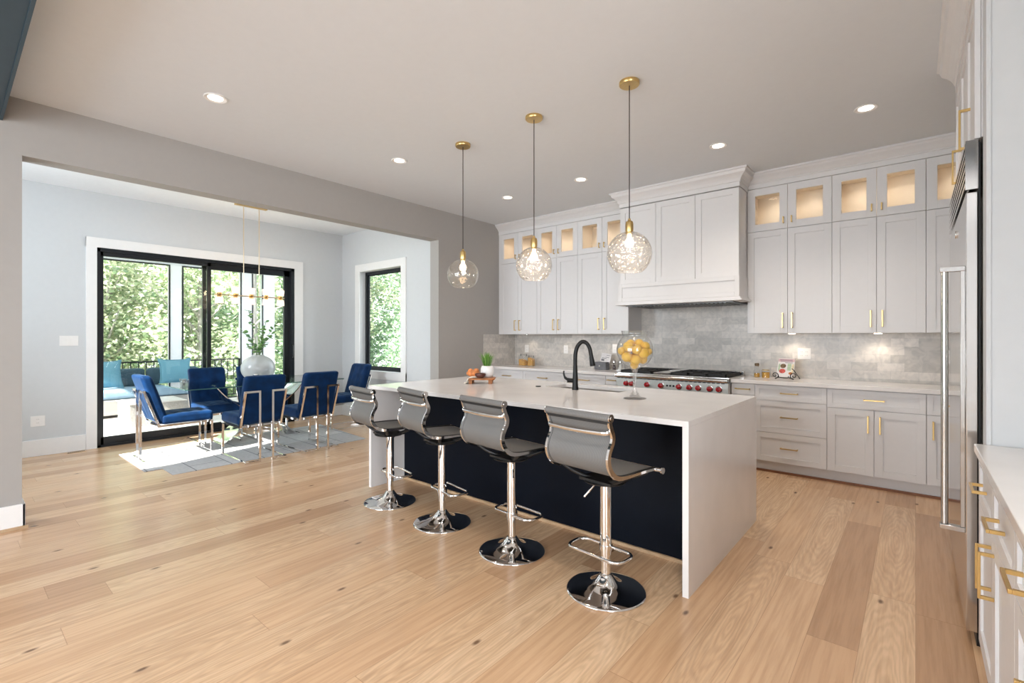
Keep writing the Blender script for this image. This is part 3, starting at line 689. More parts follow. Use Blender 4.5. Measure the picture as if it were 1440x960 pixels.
# ------------------------------------------------------------------ island
IX0, IX1, IY0, IY1, IP = -3.7695, -.896, 2.4788, 3.854, 2.845
isl = thing('kitchen_island', 'long kitchen island with white waterfall quartz sides and a dark navy panel', 'kitchen island', (0, 0, 0))
SX0, SX1, SY0, SY1 = -2.50, -1.78, 3.42, 3.74
m = MB(); zt0 = .884
m.box(IX0, SX0, IY0, IY1, zt0, .914); m.box(SX1, IX1, IY0, IY1, zt0, .914); m.box(SX0, SX1, IY0, SY0, zt0, .914); m.box(SX0, SX1, SY1, IY1, zt0, .914)
m.build('worktop', 'quartz', isl)
for a, b in ((IX0, IX0+.032), (IX1-.032, IX1)): MB().box(a, b, IY0, IY1, 0, zt0-.0005).build('waterfall_side', 'quartz', isl)
m = MB(); m.box(IX0+.033, IX1-.033, IP, 2.9, 0.0, zt0-.001); m.build('back_panel', 'navy', isl)
m = MB(); m.box(IX0+.033, IX1-.033, IP-.014, IP-.0005, 0, .02); m.build('shoe_moulding', 'oak', isl)
m = MB(); m.box(IX0+.033, SX0-.03, 2.9, IY1-.06, .1, zt0-.001); m.box(SX1+.03, IX1-.033, 2.9, IY1-.06, .1, zt0-.001); m.box(SX0-.03, SX1+.03, 2.9, IY1-.06, .1, .62)
m.box(IX0+.033, IX1-.033, 2.9, IY1-.13, 0, .1); m.build('carcass', 'navy', isl)
n = 5; iw = (IX1-IX0-.066)/n
for k in range(n):
    q = MB(); q.T = Matrix.Translation((IX1-.033-iw*k, IY1-.06+.02, 0)) @ Matrix.Rotation(PI, 4, 'Z'); shaker(q, 0, iw, .1, .88, 0, .06)
    q.build('door', 'navy', isl)
# sink
sk_ = thing('sink', 'undermount steel sink set into the island worktop', 'sink', (0, 0, 0))
m = MB(); e = .012; zb = .67
m.box(SX0-e, SX1+e, SY0-e, SY1+e, zb-e, zb); m.box(SX0-e, SX0-.001, SY0-e, SY1+e, zb, .8835); m.box(SX1+.001, SX1+e, SY0-e, SY1+e, zb, .8835); m.box(SX0-.001, SX1+.001, SY0-e, SY0-.001, zb, .8835); m.box(SX0-.001, SX1+.001, SY1+.001, SY1+e, zb, .8835)
m.build('basin', 'sinkm', sk_)
MB().lathe([(0, zb+.001), (.04, zb+.003), (.045, zb+.001)], ((SX0+SX1)/2, (SY0+SY1)/2, 0)).build('drain', 'chrome', sk_, True)
tag(MB().lathe([(0, .9215), (.02, .9215), (.024, .919), (.024, .9141), (0, .9141)], (-2.53, 3.365, 0), 20).build('air_switch', 'black', smooth=True), 'small round black button on the worktop beside the sink', 'button')
# faucet
fa = thing('faucet', 'black gooseneck faucet with side lever on the island', 'faucet', (-2.146, 3.36, .914))
Rv = Vector((math.cos(YAW), math.sin(YAW), 0)); Rv = Vector((.9, .43, 0)).normalized()
def P2(r_, z_): return (Rv.x*r_, Rv.y*r_, z_)
m = MB(); m.lathe([(0, 0), (.027, 0), (.027, .012), (.024, .03), (.0195, .15), (.0175, .2)], n=20)
m.tube(smoothpts([P2(0, .18), P2(0, .26), P2(.004, .31), P2(.02, .36), P2(.055, .395), P2(.092, .385), P2(.117, .345), P2(.127, .30), P2(.132, .27)], 5), [.0165]*26+[.016]*15, 14)
m.build('spout', 'black', fa, True)
m = MB(); m.tube([P2(.131, .275), P2(.137, .24), P2(.142, .205), P2(.143, .198)], [.017, .02, .023, .021], 16); m.build('spray_head', 'black', fa, True)
m = MB(); m.tube([P2(-.01, .075), P2(-.065, .078)], [.017, .02], 14); m.tube(smoothpts([P2(-.062, .082), P2(-.085, .10), P2(-.095, .13), P2(-.094, .155)], 4), [.011]*5+[.008]*4+[.006]*4, 10)
m.build('lever', 'black', fa, True)

# ------------------------------------------------------------------ bar stools
def make_stool(label, loc, rz, footrot, leverside, dz=0.):
    t = thing('bar_stool', label, 'bar stool', (*loc, 0), rz, 'chrome bar stools along the island')
    prof = [(-.236, .952), (-.223, .915), (-.208, .88), (-.212, .848), (-.232, .812), (-.243, .775), (-.235, .735), (-.205, .697), (-.16, .674), (-.08, .664), (.05, .661), (.165, .656), (.198, .648)]
    prof = [(y, z+dz) for y, z in prof]
    path = [(p.x, p.y) for p in smoothpts([(y, z, 0) for y, z in prof], 4)]
    m = MB(); hw = .185; th = .006; n = len(path)
    A = []
    for i, (y, z) in enumerate(path):
        a = Vector(path[max(0, i-1)]); b = Vector(path[min(n-1, i+1)]); tt = (b-a).normalized(); nn = Vector((-tt.y, tt.x))
        A.append((y, z, nn))
    rows = []
    for y, z, nn in A:
        rows.append([m.v((sx*hw, y+nn.x*o_, z+nn.y*o_)) for sx, o_ in ((-1, -th/2), (1, -th/2), (1, th/2), (-1, th/2))])
    for a, b in zip(rows, rows[1:]):
        for j in range(4): m.face([a[j], a[(j+1) % 4], b[(j+1) % 4], b[j]])
    m.face(rows[0]); m.face(rows[-1][::-1])
    m.build('mesh_sling', 'fabric', t, True)
    # roll at the top
    m = MB(); m.tube([(-.2, -.24, .968+dz), (.2, -.24, .968+dz)], .0185, 18); m.build('top_roll', 'fabric', t, True)
    m = MB(); m.box(-.19, .19, -.252, -.232, .940+dz, .953+dz); m.build('roll_trim', 'rubber', t)
    for s in (-1, 1):
        m = MB(); m.tube([(s*.2, -.24, .968+dz), (s*.206, -.24, .968+dz)], .0205, 18); m.tube([(s*.206, -.24, .968+dz), (s*.209, -.24, .968+dz)], .009, 12)
        m.build('end_cap', 'chrome', t, True)
        # chrome side rail (flat bar) and black edging inside it
        m = MB(); rows = []
        for i, (y, z, nn) in enumerate(A):
            w = .016 if i < n*.62 else .006+.010*max(0, 1-(i-n*.62)/(n*.15)); w2 = .0075
            rows.append([m.v((s*(.187+dx), y+nn.x*o_, z+nn.y*o_)) for dx, o_ in ((0, -w), (.013, -w), (.013, w2), (0, w2))])
        for a, b in zip(rows, rows[1:]):
            for j in range(4): m.face([a[j], a[(j+1) % 4], b[(j+1) % 4], b[j]])
        m.face(rows[0]); m.face(rows[-1][::-1])
        m.build('side_rail', 'chrome', t, True)
        m = MB(); m.tube([(s*.184, y+nn.x*.004, z+nn.y*.004) for y, z, nn in A], .0072, 6); m.build('edge_piping', 'rubber', t, True)
    m = MB(); m.tube([(-.215, .2, .644+dz), (.215, .2, .644+dz)], .011, 12)
    for s in (-1, 1): m.tube([(s*.212, .2, .644+dz), (s*.222, .2, .644+dz)], .017, 14)
    m.build('front_roll', 'chrome', t, True)
    m = MB(); m.tube(smoothpts([(-.193, -.222, .905+dz), (-.18, -.25, .895+dz), (-.12, -.258, .892+dz), (0, -.262, .890+dz), (.12, -.258, .892+dz), (.18, -.25, .895+dz), (.193, -.222, .905+dz)], 5), .012, 8, rx=.85, ry=.35, up=(0, 0, 1))
    m.build('crossbar', 'chrome', t, True)
    # under-seat frame
    m = MB()
    for yy, zz in ((-.12, .662), (.09, .655)):
        m.tube(smoothpts([(-.19, yy, zz+dz), (-.14, yy*.8, .63+dz), (-.06, yy*.45, .60+dz), (0, yy*.35, .595+dz), (.06, yy*.45, .60+dz), (.14, yy*.8, .63+dz), (.19, yy, zz+dz)], 5), .012, 10)
    m.box(-.1, .1, -.1, .08, .594+dz, .608+dz); m.build('seat_frame', 'rubber', t, True)
    m = MB(); m.lathe([(0, .575), (.05, .575), (.11, .588), (.115, .594), (0, .594)], (0, -.01, dz), 24); m.build('swivel_plate', 'rubber', t, True)
    m = MB(); m.lathe([(0, .2), (.031, .2), (.031, .565+dz), (.038, .566+dz), (.038, .574+dz), (0, .576+dz)], n=24); m.build('column', 'chrome', t, True)
    m = MB(); m.cyl((0, 0, .075), (0, 0, .2), .0255, 24); m.build('gas_lift', 'chrome', t, True)
    m = MB(); m.lathe([(0, .0), (.203, .0), (.209, .004), (.209, .009), (.20, .013), (.16, .019), (.115, .028), (.08, .041), (.058, .058), (.042, .079), (.031, .094), (.0265, .097), (0, .097)], n=64)
    m.build('base', 'chrome', t, 'full')
    s = leverside
    m = MB(); m.tube(smoothpts([(s*.02, -.02, .59+dz), (s*.045, -.03, .565+dz), (s*.06, -.045, .54+dz), (s*.09, -.07, .495+dz)], 4), [.004]*9+[.0058]*4, 8); m.build('height_lever', 'chrome', t, True)
    c, q = math.cos(footrot), math.sin(footrot)
    loop = [(x, y+.058, z) for x, y, z in rrect(.165, .075, .05, .235)]
    loop = [(x*c-y*q, x*q+y*c, z) for x, y, z in loop]
    m = MB(); m.tube(loop, .0085, 10, closed=True); m.lathe([(.031, .222), (.035, .222), (.035, .248), (.031, .248)], n=20, closed=True)
    m.build('footrest', 'chrome', t, True)
    return t
SA = math.radians
make_stool('grey mesh bar stool at the far left end of the island', (-3.291, 2.362), SA(-9), SA(-2), 1, -.035)
make_stool('grey mesh bar stool second from the left along the island', (-2.631, 2.341), SA(-13), SA(2), 1)
make_stool('grey mesh bar stool third from the left, in front of the faucet', (-1.949, 2.316), SA(-8), SA(2), 1)
make_stool('grey mesh bar stool nearest the camera at the right end of the island', (-1.262, 2.276), SA(-7), SA(182), -1)

# ------------------------------------------------------------------ pendants and downlights
def pendant(loc, zc, rad, mat, label):
    t = thing('pendant_lamp', label, 'pendant lamp', (*loc, CZ), group='glass globe pendants above the island')
    z0 = zc-CZ
    MB().lathe([(0, 0), (.065, 0), (.066, -.004), (.066, -.02), (.062, -.025), (0, -.025)], n=32).build('canopy', 'gold', t, True)
    ztop = z0+rad*.985
    MB().cyl((0, 0, -.024), (0, 0, ztop+.07), .0035, 8).build('cord', 'cord', t, True)
    MB().lathe([(0, ztop+.09), (.008, ztop+.088), (.010, ztop+.075), (.022, ztop+.068), (.026, ztop+.05), (.026, ztop+.012), (.022, ztop-.012), (0, ztop-.012)], n=20).build('socket', 'gold', t, True)
    n = 22; a0 = .18; a1 = PI-.62
    pr = [(rad*math.sin(a0+(a1-a0)*i/n), z0+rad*math.cos(a0+(a1-a0)*i/n)) for i in range(n+1)]
    pi = [(r_-.0035, z) for r_, z in pr]
    MB().lathe(pr+pi[::-1], n=48, closed=True).build('glass_globe', mat, t, 'full')
    b = MB().lathe([(0, ztop-.012), (.013, ztop-.014), (.013, ztop-.035), (.028, ztop-.06), (.030, ztop-.075), (.024, ztop-.095), (0, ztop-.105)], n=16).build('bulb', 'bulb', t, 'full')
    light('POINT', 'pendant_light', (loc[0], loc[1], zc-.02), 3.0, (1, .72, .45), shadow_soft_size=.03)
pendant((-3.028, 2.933), 1.893, .137, 'smooth', 'glass globe pendant lamp farthest left, with the smoothest glass')
pendant((-2.233, 2.915), 1.897, .138, 'ripple', 'rippled glass globe pendant lamp in the middle of the three')
pendant((-1.446, 2.922), 1.898, .146, 'ripple', 'rippled glass globe pendant lamp nearest the camera, beside the range hood')
DLAB = ['recessed downlight nearest the dining room opening, upper left of the photo', 'recessed downlight left of the leftmost pendant', 'recessed downlight between the first two pendant cords, near the left corner', 'recessed downlight between the second and third pendant cords',
        'recessed downlight right of the third pendant, above the hood', 'recessed downlight at the far right of the ceiling']
def downlight(x, y):
    m = MB().lathe([(.045, 0), (.072, 0), (.074, -.004), (.07, -.008), (.05, -.004)], n=32, closed=True)
    return m
for i, (x, y) in enumerate(DOWN+DOWN_FILL):
    if i < len(DOWN):
        t = thing('recessed_downlight', DLAB[i], 'ceiling light', (x, y, CZ-.0005), group='recessed ceiling downlights')
        downlight(0, 0).build('trim_ring', 'trim', t, True)
        MB().lathe([(0, -.0005), (.047, -.0005), (.047, -.003), (0, -.003)], n=28).build('light_disc', 'led', t)
    light('SPOT', 'downlight_and_fill_spot', (x, y, CZ-.03), DOWN_W*((3.4 if y > .5 else 2.2) if x > -1.5 and y < 2 else 1.75 if x > -1.5 else 1.), (1, .89, .78) if x > -3.5 else (1, .95, .9), rot=(0, 0, 0), spot_size=2.1, spot_blend=1., shadow_soft_size=.05)

# ------------------------------------------------------------------ things on the island
gb = thing('glass_goblet', 'oversized clear stemmed glass goblet filled with yellow fruit on the island', 'goblet', (-1.52, 3.155, .914))
out = [(0, .0), (.078, .0), (.079, .004), (.05, .010), (.032, .022), (.030, .034), (.018, .045), (.0135, .07), (.013, .13), (.017, .17), (.028, .20), (.042, .215)]
zc_ = .343; R_ = .127
ob = [(R_*math.sin(a), zc_-R_*math.cos(a)) for a in [.33+(2.42-.33)*i/16 for i in range(17)]]
ob += [(.088, .452), (.096, .479)]
inn = [(r_-.003, z) for r_, z in ob[::-1]] + [(.030, .222), (0, .205)]
sg = bpy.data.materials.new('solid_glass'); sg.use_nodes = True; q = sg.node_tree.nodes['Principled BSDF']
q.inputs['Transmission Weight'].default_value = 1; q.inputs['Roughness'].default_value = .02; q.inputs['IOR'].default_value = 1.45; q.inputs['Base Color'].default_value = (1, 1, 1, 1)
_n = sg.node_tree; _t = _n.nodes.new('ShaderNodeBsdfTransparent'); _m = _n.nodes.new('ShaderNodeMixShader'); _m.inputs[0].default_value = .38
_n.links.new(_t.outputs[0], _m.inputs[1]); _n.links.new(q.outputs[0], _m.inputs[2]); _n.links.new(_m.outputs[0], _n.nodes['Material Output'].inputs[0])
MB().lathe(out[:-2]+[(.022, .208), (0, .21)], n=40).build('stem', sg, gb, 'full')
MB().lathe([(.022, .208), (.030, .211)]+ob+inn[:-2]+[(.030, .219), (.018, .214)], n=48, closed=True).build('bowl', 'clear', gb, 'full')
Fd = Vector((-math.sin(YAW), math.cos(YAW), 0)); Rd = Vector((math.cos(YAW), math.sin(YAW), 0))
fr_ = [(-75, 300, -.035, 46, 'upper left of the pile, against the front of the glass'), (0, 330, -.06, 44, 'front and centre of the pile'), (45, 272, .01, 42, 'top of the pile'), (95, 300, -.01, 44, 'upper right of the pile'),
       (65, 365, -.062, 47, 'right of centre at the front'), (130, 350, -.01, 36, 'pressed against the right side of the glass'), (-5, 425, -.045, 47, 'low at the centre front'), (-92, 405, -.03, 46, 'low on the left of the pile'),
       (-142, 345, .0, 38, 'pressed against the left side of the glass'), (-5, 482, .0, 36, 'lowest of all, in the neck'), (-60, 335, .055, 46, 'at the back left'), (40, 345, .055, 46, 'at the back right'), (-15, 420, .035, 44, 'low at the back'),
       (78, 428, .0, 40, 'low on the right of the pile'), (-30, 275, .03, 40, 'top left at the back')]
pr_ = [(0, -1.12), (.18, -1.07), (.4, -.93), (.75, -.66), (.97, -.25), (1, .05), (.9, .45), (.66, .76), (.38, .95), (.2, 1.07), (0, 1.12)]
for dx, y, dep, rr, lb in fr_:
    k = .000727; rr *= 1.13; z = 1.25+(345-y)*k; p = Vector((-1.52, 3.155, 0))+Rd*(dx*k)+Fd*dep
    q = Vector((p.x+1.52, p.y-3.155, z-1.257)); r_ = rr*k*.96
    lim = .121-r_
    if q.length > lim and y < 480: q = q*(lim/q.length)
    m = MB(); m.T = Matrix.Rotation(random.uniform(0, 6), 4, 'Z') @ Matrix.Rotation(random.uniform(.3, 1.4), 4, 'X'); m.lathe([(a*r_, b*r_*.93) for a, b in pr_], n=20)
    o = m.build('lemon', 'lemon', None, 'full', loc=(-1.52+q.x, 3.155+q.y, 1.257+q.z))
    tag(o, 'yellow lemon in the goblet, '+lb, 'lemon', 'lemons in the glass goblet')

tr = thing('serving_riser', 'reddish wooden serving riser on short legs at the left of the island', 'tray', (-3.125, 3.275, .914), SA(38)); tr.scale = (1.18, 1.1, 1)
m = MB(); m.prism([(x, y) for x, y, z in rrect(.105, .085, .03, 0)], .036, .054); m.build('tray_top', 'tray', tr, bevel=.003)
for sx in (-1, 1):
    for sy in (-1, 1): MB().box(sx*.085-.014 if sx < 0 else .057, sx*.085+.014 if sx < 0 else .085, sy*.06-.014, sy*.06+.014, 0, .036).build('leg', 'tray', tr, bevel=.003)
pt = thing('potted_grass', 'green artificial grass in a white ceramic pot on the wooden riser', 'potted plant', (-3.10, 3.32, .9685))
m = MB(); m.lathe([(0, 0), (.045, 0), (.056, .02), (.062, .05), (.06, .085), (.05, .108), (.047, .108), (.05, .09), (0, .088)], n=32); m.build('pot', 'ceramic', pt, 'full')
MB().lathe([(0, .098), (.046, .097), (.047, .09), (0, .09)], n=20).build('soil', 'soil', pt)
m = MB()
for k in range(170):
    a = random.uniform(0, 2*PI); r0 = random.uniform(0, .032); lean = random.uniform(.01, .085)*(.3+r0/.032); hgt = random.uniform(.09, .15); w = .0028
    d = Vector((math.cos(a), math.sin(a), 0)); sd = Vector((-d.y, d.x, 0)); b0 = d*r0+Vector((0, 0, .097)); b1 = b0+d*lean*.4+Vector((0, 0, hgt*.6)); b2 = b0+d*lean+Vector((0, 0, hgt))
    v = [m.v(b0-sd*w), m.v(b0+sd*w), m.v(b1+sd*w*.8), m.v(b1-sd*w*.8), m.v(b2)]
    m.face([v[0], v[1], v[2], v[3]]); m.face([v[3], v[2], v[4]])
o = m.build('grass_blades', 'grass', pt); o['kind'] = 'stuff'
bl = MB(); bl.lathe([(0, 0), (.025, 0), (.045, .018), (.052, .036), (.040, .047), (.0, .051)], n=28)
tag(bl.build('wooden_bowl', 'darkwood', None, 'full', loc=(-3.085, 3.21, .9685)), 'small dark red-brown wooden bowl on the riser in front of the white pot', 'bowl')
bd = MB()
bd.sphere((0, 0, .03), .045, 16, 1.5, .9, .75)
bd.sphere((-.025, 0, .055), .026, 12, 1, 1, .8); bd.sphere((.03, .0, .056), .028, 12, 1, 1, .8)
tag(bd.build('bread_loaf', 'bread', None, 'full', loc=(-3.255, 3.29, .9685), rotz=SA(38)), 'orange-brown crusty loaf at the left of the white pot', 'bread')
tw = MB(); nu, nv = 10, 16; G = []
for i in range(nu+1):
    row = []
    for j in range(nv+1):
        s_ = j/nv; x = -.075-s_*.05 if s_ > .5 else -.02-s_*.16; 
        path_ = [(.03, .062), (-.05, .063), (-.1, .061), (-.118, .045), (-.125, .02), (-.14, .006), (-.155, .004)]
        t_ = s_*(len(path_)-1); k = min(int(t_), len(path_)-2); u = t_-k
        px = path_[k][0]*(1-u)+path_[k+1][0]*u; pz = path_[k][1]*(1-u)+path_[k+1][1]*u
        wv = math.sin(i*1.9)*.007*(1 if s_ > .4 else .2)
        row.append(tw.v((px+wv, -.085+i*.016*(1-.2*s_), pz+abs(wv)*.4-.004)))
    G.append(row)
for i in range(nu):
    for j in range(nv): tw.face([G[i][j], G[i+1][j], G[i+1][j+1], G[i][j+1]])
o = tw.build('tea_towel', 'towel', None, 'full', loc=(-3.13, 3.27, .914), rotz=SA(38)); sd_ = o.modifiers.new('t', 'SOLIDIFY'); sd_.thickness = .003; sd_.offset = 1
tag(o, 'cream linen towel draped over the left end of the wooden riser', 'towel')

# ------------------------------------------------------------------ things on the back counter
def jar(loc, w, hgt, fill, label, rz=0):
    t = thing('storage_jar', label, 'jar', loc, rz, 'glass clamp jars on the left counter')
    m = MB(); m.prism([(x, y) for x, y, z in rrect(w/2, w/2, .015, 0)], .0, .004); 
    o_ = rrect(w/2, w/2, .015, 0); i_ = rrect(w/2-.003, w/2-.003, .013, 0)
    a = [m.v((x, y, .004)) for x, y, z in o_]; b = [m.v((x, y, hgt)) for x, y, z in o_]; n = len(a)
    for i in range(n): m.face([a[i], a[(i+1) % n], b[(i+1) % n], b[i]])
    m.build('jar_glass', 'clear', t, True)
    q = MB(); vs0 = [q.v((x, y, .005)) for x, y, z in i_]; vs1 = [q.v((x, y, fill+x*-.35)) for x, y, z in i_]
    q.face(vs0[::-1]); q.face(vs1)
    for i in range(n): q.face([vs0[i], vs0[(i+1) % n], vs1[(i+1) % n], vs1[i]])
    q.build('contents', 'pasta', t)
    m = MB(); m.lathe([(0, hgt+.012), (w*.42, hgt+.010), (w*.44, hgt), (0, hgt)], n=24); m.build('lid', 'clear', t, True)
    m = MB()
    for s in (-1, 1): m.tube([(s*w*.46, 0, hgt-.012), (s*w*.46, 0, hgt+.022)], .006, 8)
    m.tube([(-w*.46, 0, hgt+.016), (w*.46, 0, hgt+.016)], .0018, 6); m.build('clamp', 'darksteel', t, True)
    return t
jar((-4.53, 5.66, ZC1+.0003), .12, .155, .078, 'larger square glass jar half full of golden dry goods, near the left corner')
jar((-4.37, 5.64, ZC1+.0003), .088, .135, .112, 'smaller square glass jar of golden dry goods beside the larger one', SA(8))
rb = thing('recipe_box', 'grey box with a white knob holding a leaning pale card, left of the range', 'box', (-3.18, 5.62, ZC1+.0003), SA(-8))
m = MB(); m.box(-.095, .095, -.035, .045, 0, .095); m.box(-.1, .1, -.04, .05, .095, .103); m.build('box_body', 'greybox', rb, bevel=.002)
MB().box(-.08, .08, -.039, -.035, .01, .088).build('drawer_front', 'greybox', rb, bevel=.001)
MB().sphere((0, -.046, .05), .011, 12).build('knob', 'plate', rb, 'full')
m = MB(); m.T = Matrix.Translation((.025, .03, .103)) @ Matrix.Rotation(SA(-12), 4, 'X') @ Matrix.Rotation(SA(7), 4, 'Y'); m.box(-.075, .085, 0, .006, -.004, .115); m.build('card', 'paper', rb)
m = MB(); m.T = Matrix.Translation((.025, .03, .103)) @ Matrix.Rotation(SA(-12), 4, 'X') @ Matrix.Rotation(SA(7), 4, 'Y')
for a, b, c, d in ((-.06, -.01, .01, .035), (-.055, .02, .045, .052), (.0, .06, .062, .067), (.01, .07, .09, .095)): m.box(a, b, -.001, 0, c, d)
m.build('printed_marks', 'greybox', rb)
sh = thing('spice_rack', 'wire caddy holding a pepper and a salt shaker left of the range', 'rack', (-2.96, 5.64, ZC1+.0003))
m = MB(); m.tube([(x, y, .004) for x, y, z in rrect(.09, .03, .02, 0)], .003, 6, closed=True); m.tube([(x, y, .075) for x, y, z in rrect(.09, .03, .02, 0)], .003, 6, closed=True)
for x in (-.085, 0, .085): m.tube([(x, .028, .004), (x, .028, .075 if x else .12)], .003, 6)
m.build('wire_frame', 'chrome', sh, True)
for x, mm, lb in ((-.045, 'pepper', 'pepper'), (.045, 'salt', 'salt')):
    t = thing('spice_shaker', 'steel-topped glass %s shaker in the wire caddy' % ('dark pepper' if mm == 'pepper' else 'white salt'), 'shaker', (-2.96+x, 5.64, ZC1+.0003))
    MB().lathe([(0, .001), (.022, .001), (.024, .004), (.017, .035), (.014, .06), (.018, .085), (0, .085)], n=20).build('filling', mm, t, 'full')
    MB().lathe([(.026, 0), (.019, .036), (.016, .061), (.020, .095)], n=20).build('shaker_glass', 'clear', t, 'full')
    MB().lathe([(0, .0955), (.021, .0955), (.022, .12), (.014, .135), (0, .137)], n=20).build('cap', 'steel', t, True)
t = thing('oil_bottle', 'slim clear bottle with a gold-brown cork, right of the range', 'bottle', (-1.31, 5.66, ZC1+.0003))
MB().lathe([(0, 0), (.028, 0), (.030, .006), (.030, .07), (.022, .085), (.015, .10), (.015, .12), (0, .12)], n=20).build('bottle_glass', 'clear', t, 'full')
MB().lathe([(0, .002), (.027, .003), (.027, .045), (0, .045)], n=20).build('oil', 'oil', t, True)
MB().lathe([(0, .12), (.021, .12), (.023, .145), (.018, .152), (0, .152)], n=18).build('stopper', 'bookbrown', t, True)
t = thing('honey_jar', 'squat glass jar of amber honey beside the slim bottle', 'jar', (-1.215, 5.62, ZC1+.0003))
MB().lathe([(0, .002), (.036, .003), (.036, .062), (0, .063)], n=24).build('honey', 'oil', t, True)
MB().lathe([(.038, 0), (.038, .075), (.034, .08)], n=24).build('jar_glass', 'clear', t, 'full')
MB().lathe([(0, .080), (.036, .080), (.036, .088), (0, .09)], n=20).build('lid', 'gold', t, True)
# cookbook on a scroll stand
bs = thing('book_stand', 'black wrought iron scroll stand on the right counter', 'book stand', (-1.03, 5.60, ZC1+.0003), SA(-6))
m = MB()
for s in (-1, 1):
    sp = []
    for i in range(26):
        a = i/25*2.6*PI; rr = .036*(1-i/25*.78); sp.append((s*(.075+.012)+s*rr*math.sin(a)*-1, -.03, .038-rr*math.cos(a)))
    m.tube(sp, .0042, 7)
m.tube(smoothpts([(-.087, -.03, .003), (-.05, -.03, .016), (0, -.03, .013), (.05, -.03, .016), (.087, -.03, .003)], 4), .0042, 7)
for s in (-1, 1): m.tube([(s*.045, -.03, .018), (s*.045, -.055, .018), (s*.045, -.055, .035)], .0035, 6)
m.tube([(-.05, -.028, .02), (0, .045, .20), (.05, -.028, .02)], .0042, 7); m.tube([(0, .045, .20), (.02, .10, .003)], .0042, 7); m.tube([(.09, -.02, .09), (.11, .09, .003)], .0042, 7); m.tube([(.045, .02, .12), (.09, -.02, .09)], .0042, 7)
m.build('scroll_frame', 'black', bs, True)
bk = thing('cookbook', 'cookbook with food pictures on its cover leaning on the black stand', 'book', (-1.03, 5.568, ZC1+.024), SA(-6))
TB = Matrix.Rotation(SA(-22), 4, 'X')
m = MB(); m.T = TB; m.box(-.078, .078, 0, .012, 0, .205); m.build('cover', 'paper', bk, bevel=.001)
def pr2(nm, mat, fn):
    m = MB(); m.T = TB; fn(m); return m.build(nm, mat, bk)
pr2('title_band', 'bookpink', lambda m: m.box(-.076, .076, -.0008, 0, .165, .195))
pr2('title_lines', 'ink', lambda m: [m.box(a, b, -.0015, -.0008, c, c+.005) for a, b, c in ((-.06, .055, .182), (-.055, .06, .168), (-.01, .06, .152))])
pr2('green_picture', 'bookgreen', lambda m: (m.box(.015, .05, -.0008, 0, .07, .145), m.box(-.07, -.052, -.0008, 0, .06, .14)))
def disc(m, x, z, rx, rz_):
    m.face([m.v((x+rx*math.cos(a*PI/10), -.0012, z+rz_*math.sin(a*PI/10))) for a in range(20)])
pr2('brown_dish_picture', 'bookbrown', lambda m: disc(m, -.025, .118, .027, .024))
pr2('red_dish_picture', 'bookred', lambda m: disc(m, -.028, .062, .030, .024))
pr2('orange_dish_picture', 'bread', lambda m: disc(m, .05, .04, .018, .014))
pr2('side_picture', 'pumice', lambda m: m.box(.055, .074, -.0008, 0, .04, .14))

# ------------------------------------------------------------------ sockets, switches, vent
def plate(name, label, loc, rz, w=.075, h_=.118, kind='outlet', n=1):
    t = thing(name, label, 'wall socket' if kind == 'outlet' else 'light switch', loc, rz)
    m = MB(); m.box(-w/2, w/2, -.005, -.0002, -h_/2, h_/2); m.build('cover_plate', 'plate', t, bevel=.0015)
    for k in range(n):
        x = (k-(n-1)/2)*.046
        if kind == 'outlet':
            o = MB().box(x-.016, x+.016, -.0065, -.005, -.035, .035).build('socket_face', 'plate', t)
            m = MB()
            for z in (-.02, .02): m.box(x-.008, x-.005, -.0068, -.0065, z-.004, z+.006); m.box(x+.005, x+.008, -.0068, -.0065, z-.004, z+.006)
            m.build('slots', 'slot', o)
        else: MB().box(x-.015, x+.015, -.008, -.005, -.033, .033).build('rocker', 'plate', t, bevel=.001)
TY = YK-.0105
plate('wall_outlet', 'white outlet on the tile nearest the left corner, above the glass jars', (-4.595, TY, 1.166), 0)
plate('wall_outlet', 'white outlet on the tile left of the faucet', (-3.874, TY, 1.167), 0)
plate('wall_outlet', 'white outlet on the tile behind the goblet, left of the range', (-3.088, TY, 1.19), 0)
plate('wall_outlet', 'double white outlet on the tile behind the cookbook', (-.893, TY, 1.172), 0, w=.12, n=2)
plate('wall_outlet', 'white outlet on the tile seen past the refrigerator handle', (.222, TY, 1.17), 0)
plate('light_switch', 'white three-rocker switch plate on the dining wall left of the patio door', (XD+.0002, .961, 1.303), PI/2, w=.165, kind='switch', n=3)
plate('wall_outlet', 'white outlet low on the dining wall left of the patio door', (XD+.0002, .699, .395), PI/2, w=.12, n=1)
v = MB(); v.box(-7.55, -7.49, .93, 1.10, .0003, .004); 
o = thing('floor_vent', 'small dark floor vent in front of the dining baseboard', 'vent', (0, 0, 0)); v.build('vent_frame', 'oak', o)
v = MB()
for k in range(9): v.box(-7.54, -7.50, .942+k*.0168, .952+k*.0168, .004, .0055)
v.build('vent_slots', 'ventm', o)

